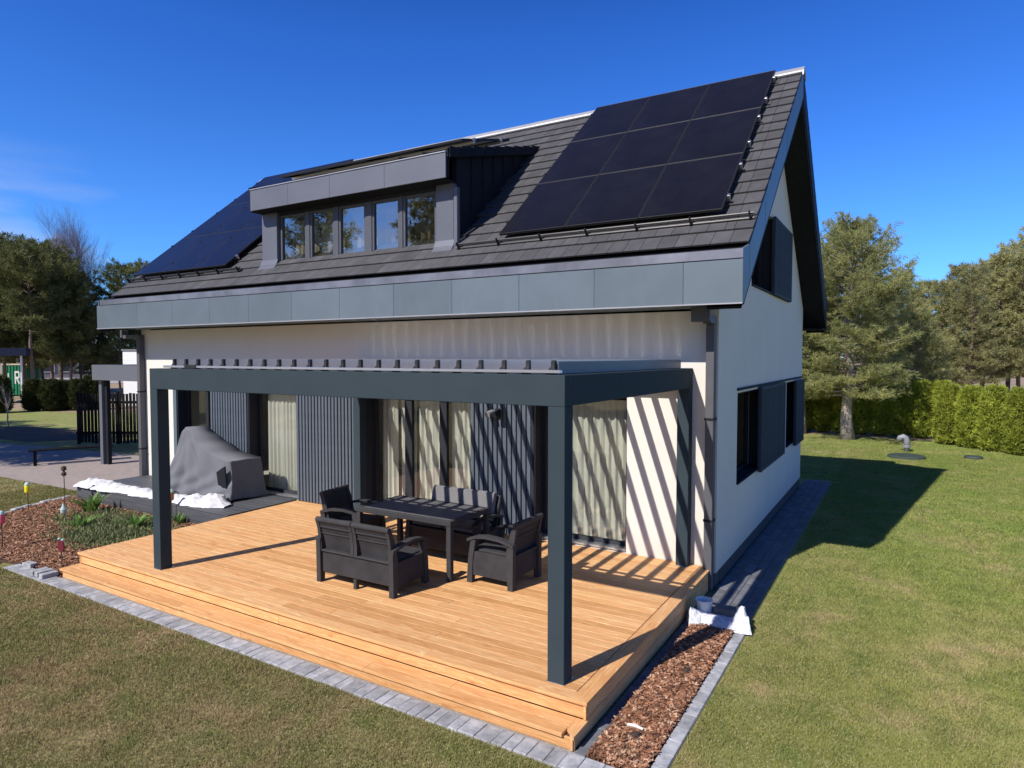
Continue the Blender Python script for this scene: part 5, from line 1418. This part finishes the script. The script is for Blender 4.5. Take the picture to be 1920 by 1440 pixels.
# slatted black fence
fe = empty('slat_fence', (-21.4, 3.5, 0), R(31)); tag(fe, 'black vertical slat fence behind the arbour', 'fence')
sl_ = MB().box(-.045, .045, -.012, .012, .05, 1.75, .003).mesh('slat', 'black_wood')
for i in range(22): inst('slat', sl_, fe, (-.9 + i * .12, 0, rng.uniform(-.02, .02)))
for z in (.35, 1.40): box('rail', 'black_wood', fe, -1.0, 1.65, .013, .055, z, z + .09)
for x in (-.95, .4, 1.6): box('post', 'black_wood', fe, x - .04, x + .04, .056, .13, 0, 1.8)
# dark bench in the shade
bn = empty('garden_bench', (-18.2, .95, 0), R(66)); tag(bn, 'low dark garden bench in the shade by the arbour post', 'bench')
for k in range(4): box('slat', 'black_wood', bn, -1.0, 1.0, -.2 + k * .105, -.2 + k * .105 + .085, .40, .43)
for x in (-.85, .85): 
    for y in (-.16, .16): box('leg', 'black_wood', bn, x - .035, x + .035, y - .035, y + .035, 0, .40)
# green container
p = Vector(at_px(27, 50)); co = empty('skip_container', (p.x, p.y, .05), R(42)); co.scale = (.62, .62, 1.12); tag(co, 'green ribbed steel skip container with white lettering behind the sapling', 'container')
MB().box(-1.35, 1.35, 0, 3.2, 0, 2.05).build('body', 'green_paint', co)
for k in range(8): MB().prism([(-1.27 + k * .34, -.07), (-1.13 + k * .34, -.07), (-1.09 + k * .34, -.001), (-1.31 + k * .34, -.001)], 'z', .05, 2.0).build('rib', 'green_paint', co)
MB().box(-1.42, 1.42, -.09, .05, 2.051, 2.15).box(-1.42, 1.42, 3.15, 3.25, 2.051, 2.15).build('rim', 'cream_wood', co)
for k in range(7): MB().box(1.351, 1.41, .2 + k * .4, .34 + k * .4, .05, 2.0).build('rib', 'green_paint', co)
def letter(par, strokes, w, loc, mat='white_paint'):
    mb = MB()
    for (xa, za), (xb, zb_) in strokes:
        d = Vector((xb - xa, zb_ - za)).normalized(); nx, nz = -d.y * w / 2, d.x * w / 2
        q = [(xa + nx, za + nz), (xb + nx, zb_ + nz), (xb - nx, zb_ - nz), (xa - nx, za - nz)]
        mb.prism(q, 'y', -.006 - .001 * len(mb.f) / 6, 0)
    mb.build('lettering', mat, par, loc)
letter(co, [((0, 0), (0, .8)), ((0, .8), (.5, 0)), ((.5, 0), (.5, .8))], .13, (-1.15, -.075, .70))
letter(co, [((0, 0), (0, .85)), ((0, .8), (.42, .8)), ((.42, .8), (.42, .42)), ((.42, .42), (0, .42)), ((.12, .42), (.45, 0))], .13, (.10, -.075, .78))
for z in (-.35,): MB().box(-1.2, 1.2, .3, 3.0, -.08, -.01).build('chassis', 'black_plastic', co)
# navy shelter over it
p = Vector(at_px(4, 42)); na = empty('shelter', (p.x, p.y, 0), R(60)); tag(na, 'navy flat canopy roof on a white pole at the left picture edge', 'canopy')
MB().box(-3.0, 1.30, -.3, 3, 3.05, 3.55).build('canopy', 'navy', na); MB().tube([(1.0, 0, 0), (1.0, 0, 3.05)], .06, 8).build('pole', 'white_paint', na); MB().tube([(-1.6, 0, 0), (-1.6, 0, 3.05)], .12, 8).build('pole', 'dark_metal', na)
# white building, grey building
p = Vector(at_px(258, 40)); wb = empty('white_building', (p.x, p.y, 0), R(25)); tag(wb, 'plain white flat-roofed building behind the arbour', 'building')
MB().box(-.95, 3, 0, 5, 0, 3.35).build('wall', 'white_paint', wb); MB().box(-1.0, 3.05, -.06, 5.05, 3.352, 3.45).build('roof', 'far_grey', wb)
p = Vector(at_px(140, 72)); gb = empty('grey_building', (p.x, p.y, 0), R(60)); tag(gb, 'low grey building glimpsed between the pine trunks', 'building')
MB().box(-5, 5, 0, 6, .7, 3.4).build('wall', 'far_grey', gb); MB().box(-5.05, 5.05, -.05, 6, 0, .68).build('base_band', 'white_paint', gb); MB().box(-5.2, 5.2, -.3, 6.2, 3.41, 3.6).build('roof', 'soffit', gb)
for k in range(6):
    o = MB().box(-4.5 + k * 1.6, -3.4 + k * 1.6, -.06, -.001, 1.3, 2.7).build('window', 'white_paint', gb); MB().box(-4.42 + k * 1.6, -3.48 + k * 1.6, -.075, -.061, 1.38, 2.62).build('pane', 'far_glass', o)
# cream pallets
p = Vector(at_px(161, 39.5)); pa = empty('pallet_stack', (p.x, p.y, 0), R(60)); tag(pa, 'leaning stack of cream pallets between the dark thujas', 'pallets')
for k in range(7):
    MB().box(-.35, .35, -.3, .3, .1 + k * .2, .15 + k * .2).build('plank', 'cream_wood', pa)
    for x in (-.3, .24): MB().box(x, x + .06, -.28, .28, k * .2 - (.05 if k else 0), .1 + k * .2 - .001).build('block', 'cream_wood', pa)
print('objects', len(bpy.data.objects), 'tris', sum(len(m.polygons) for m in bpy.data.meshes))
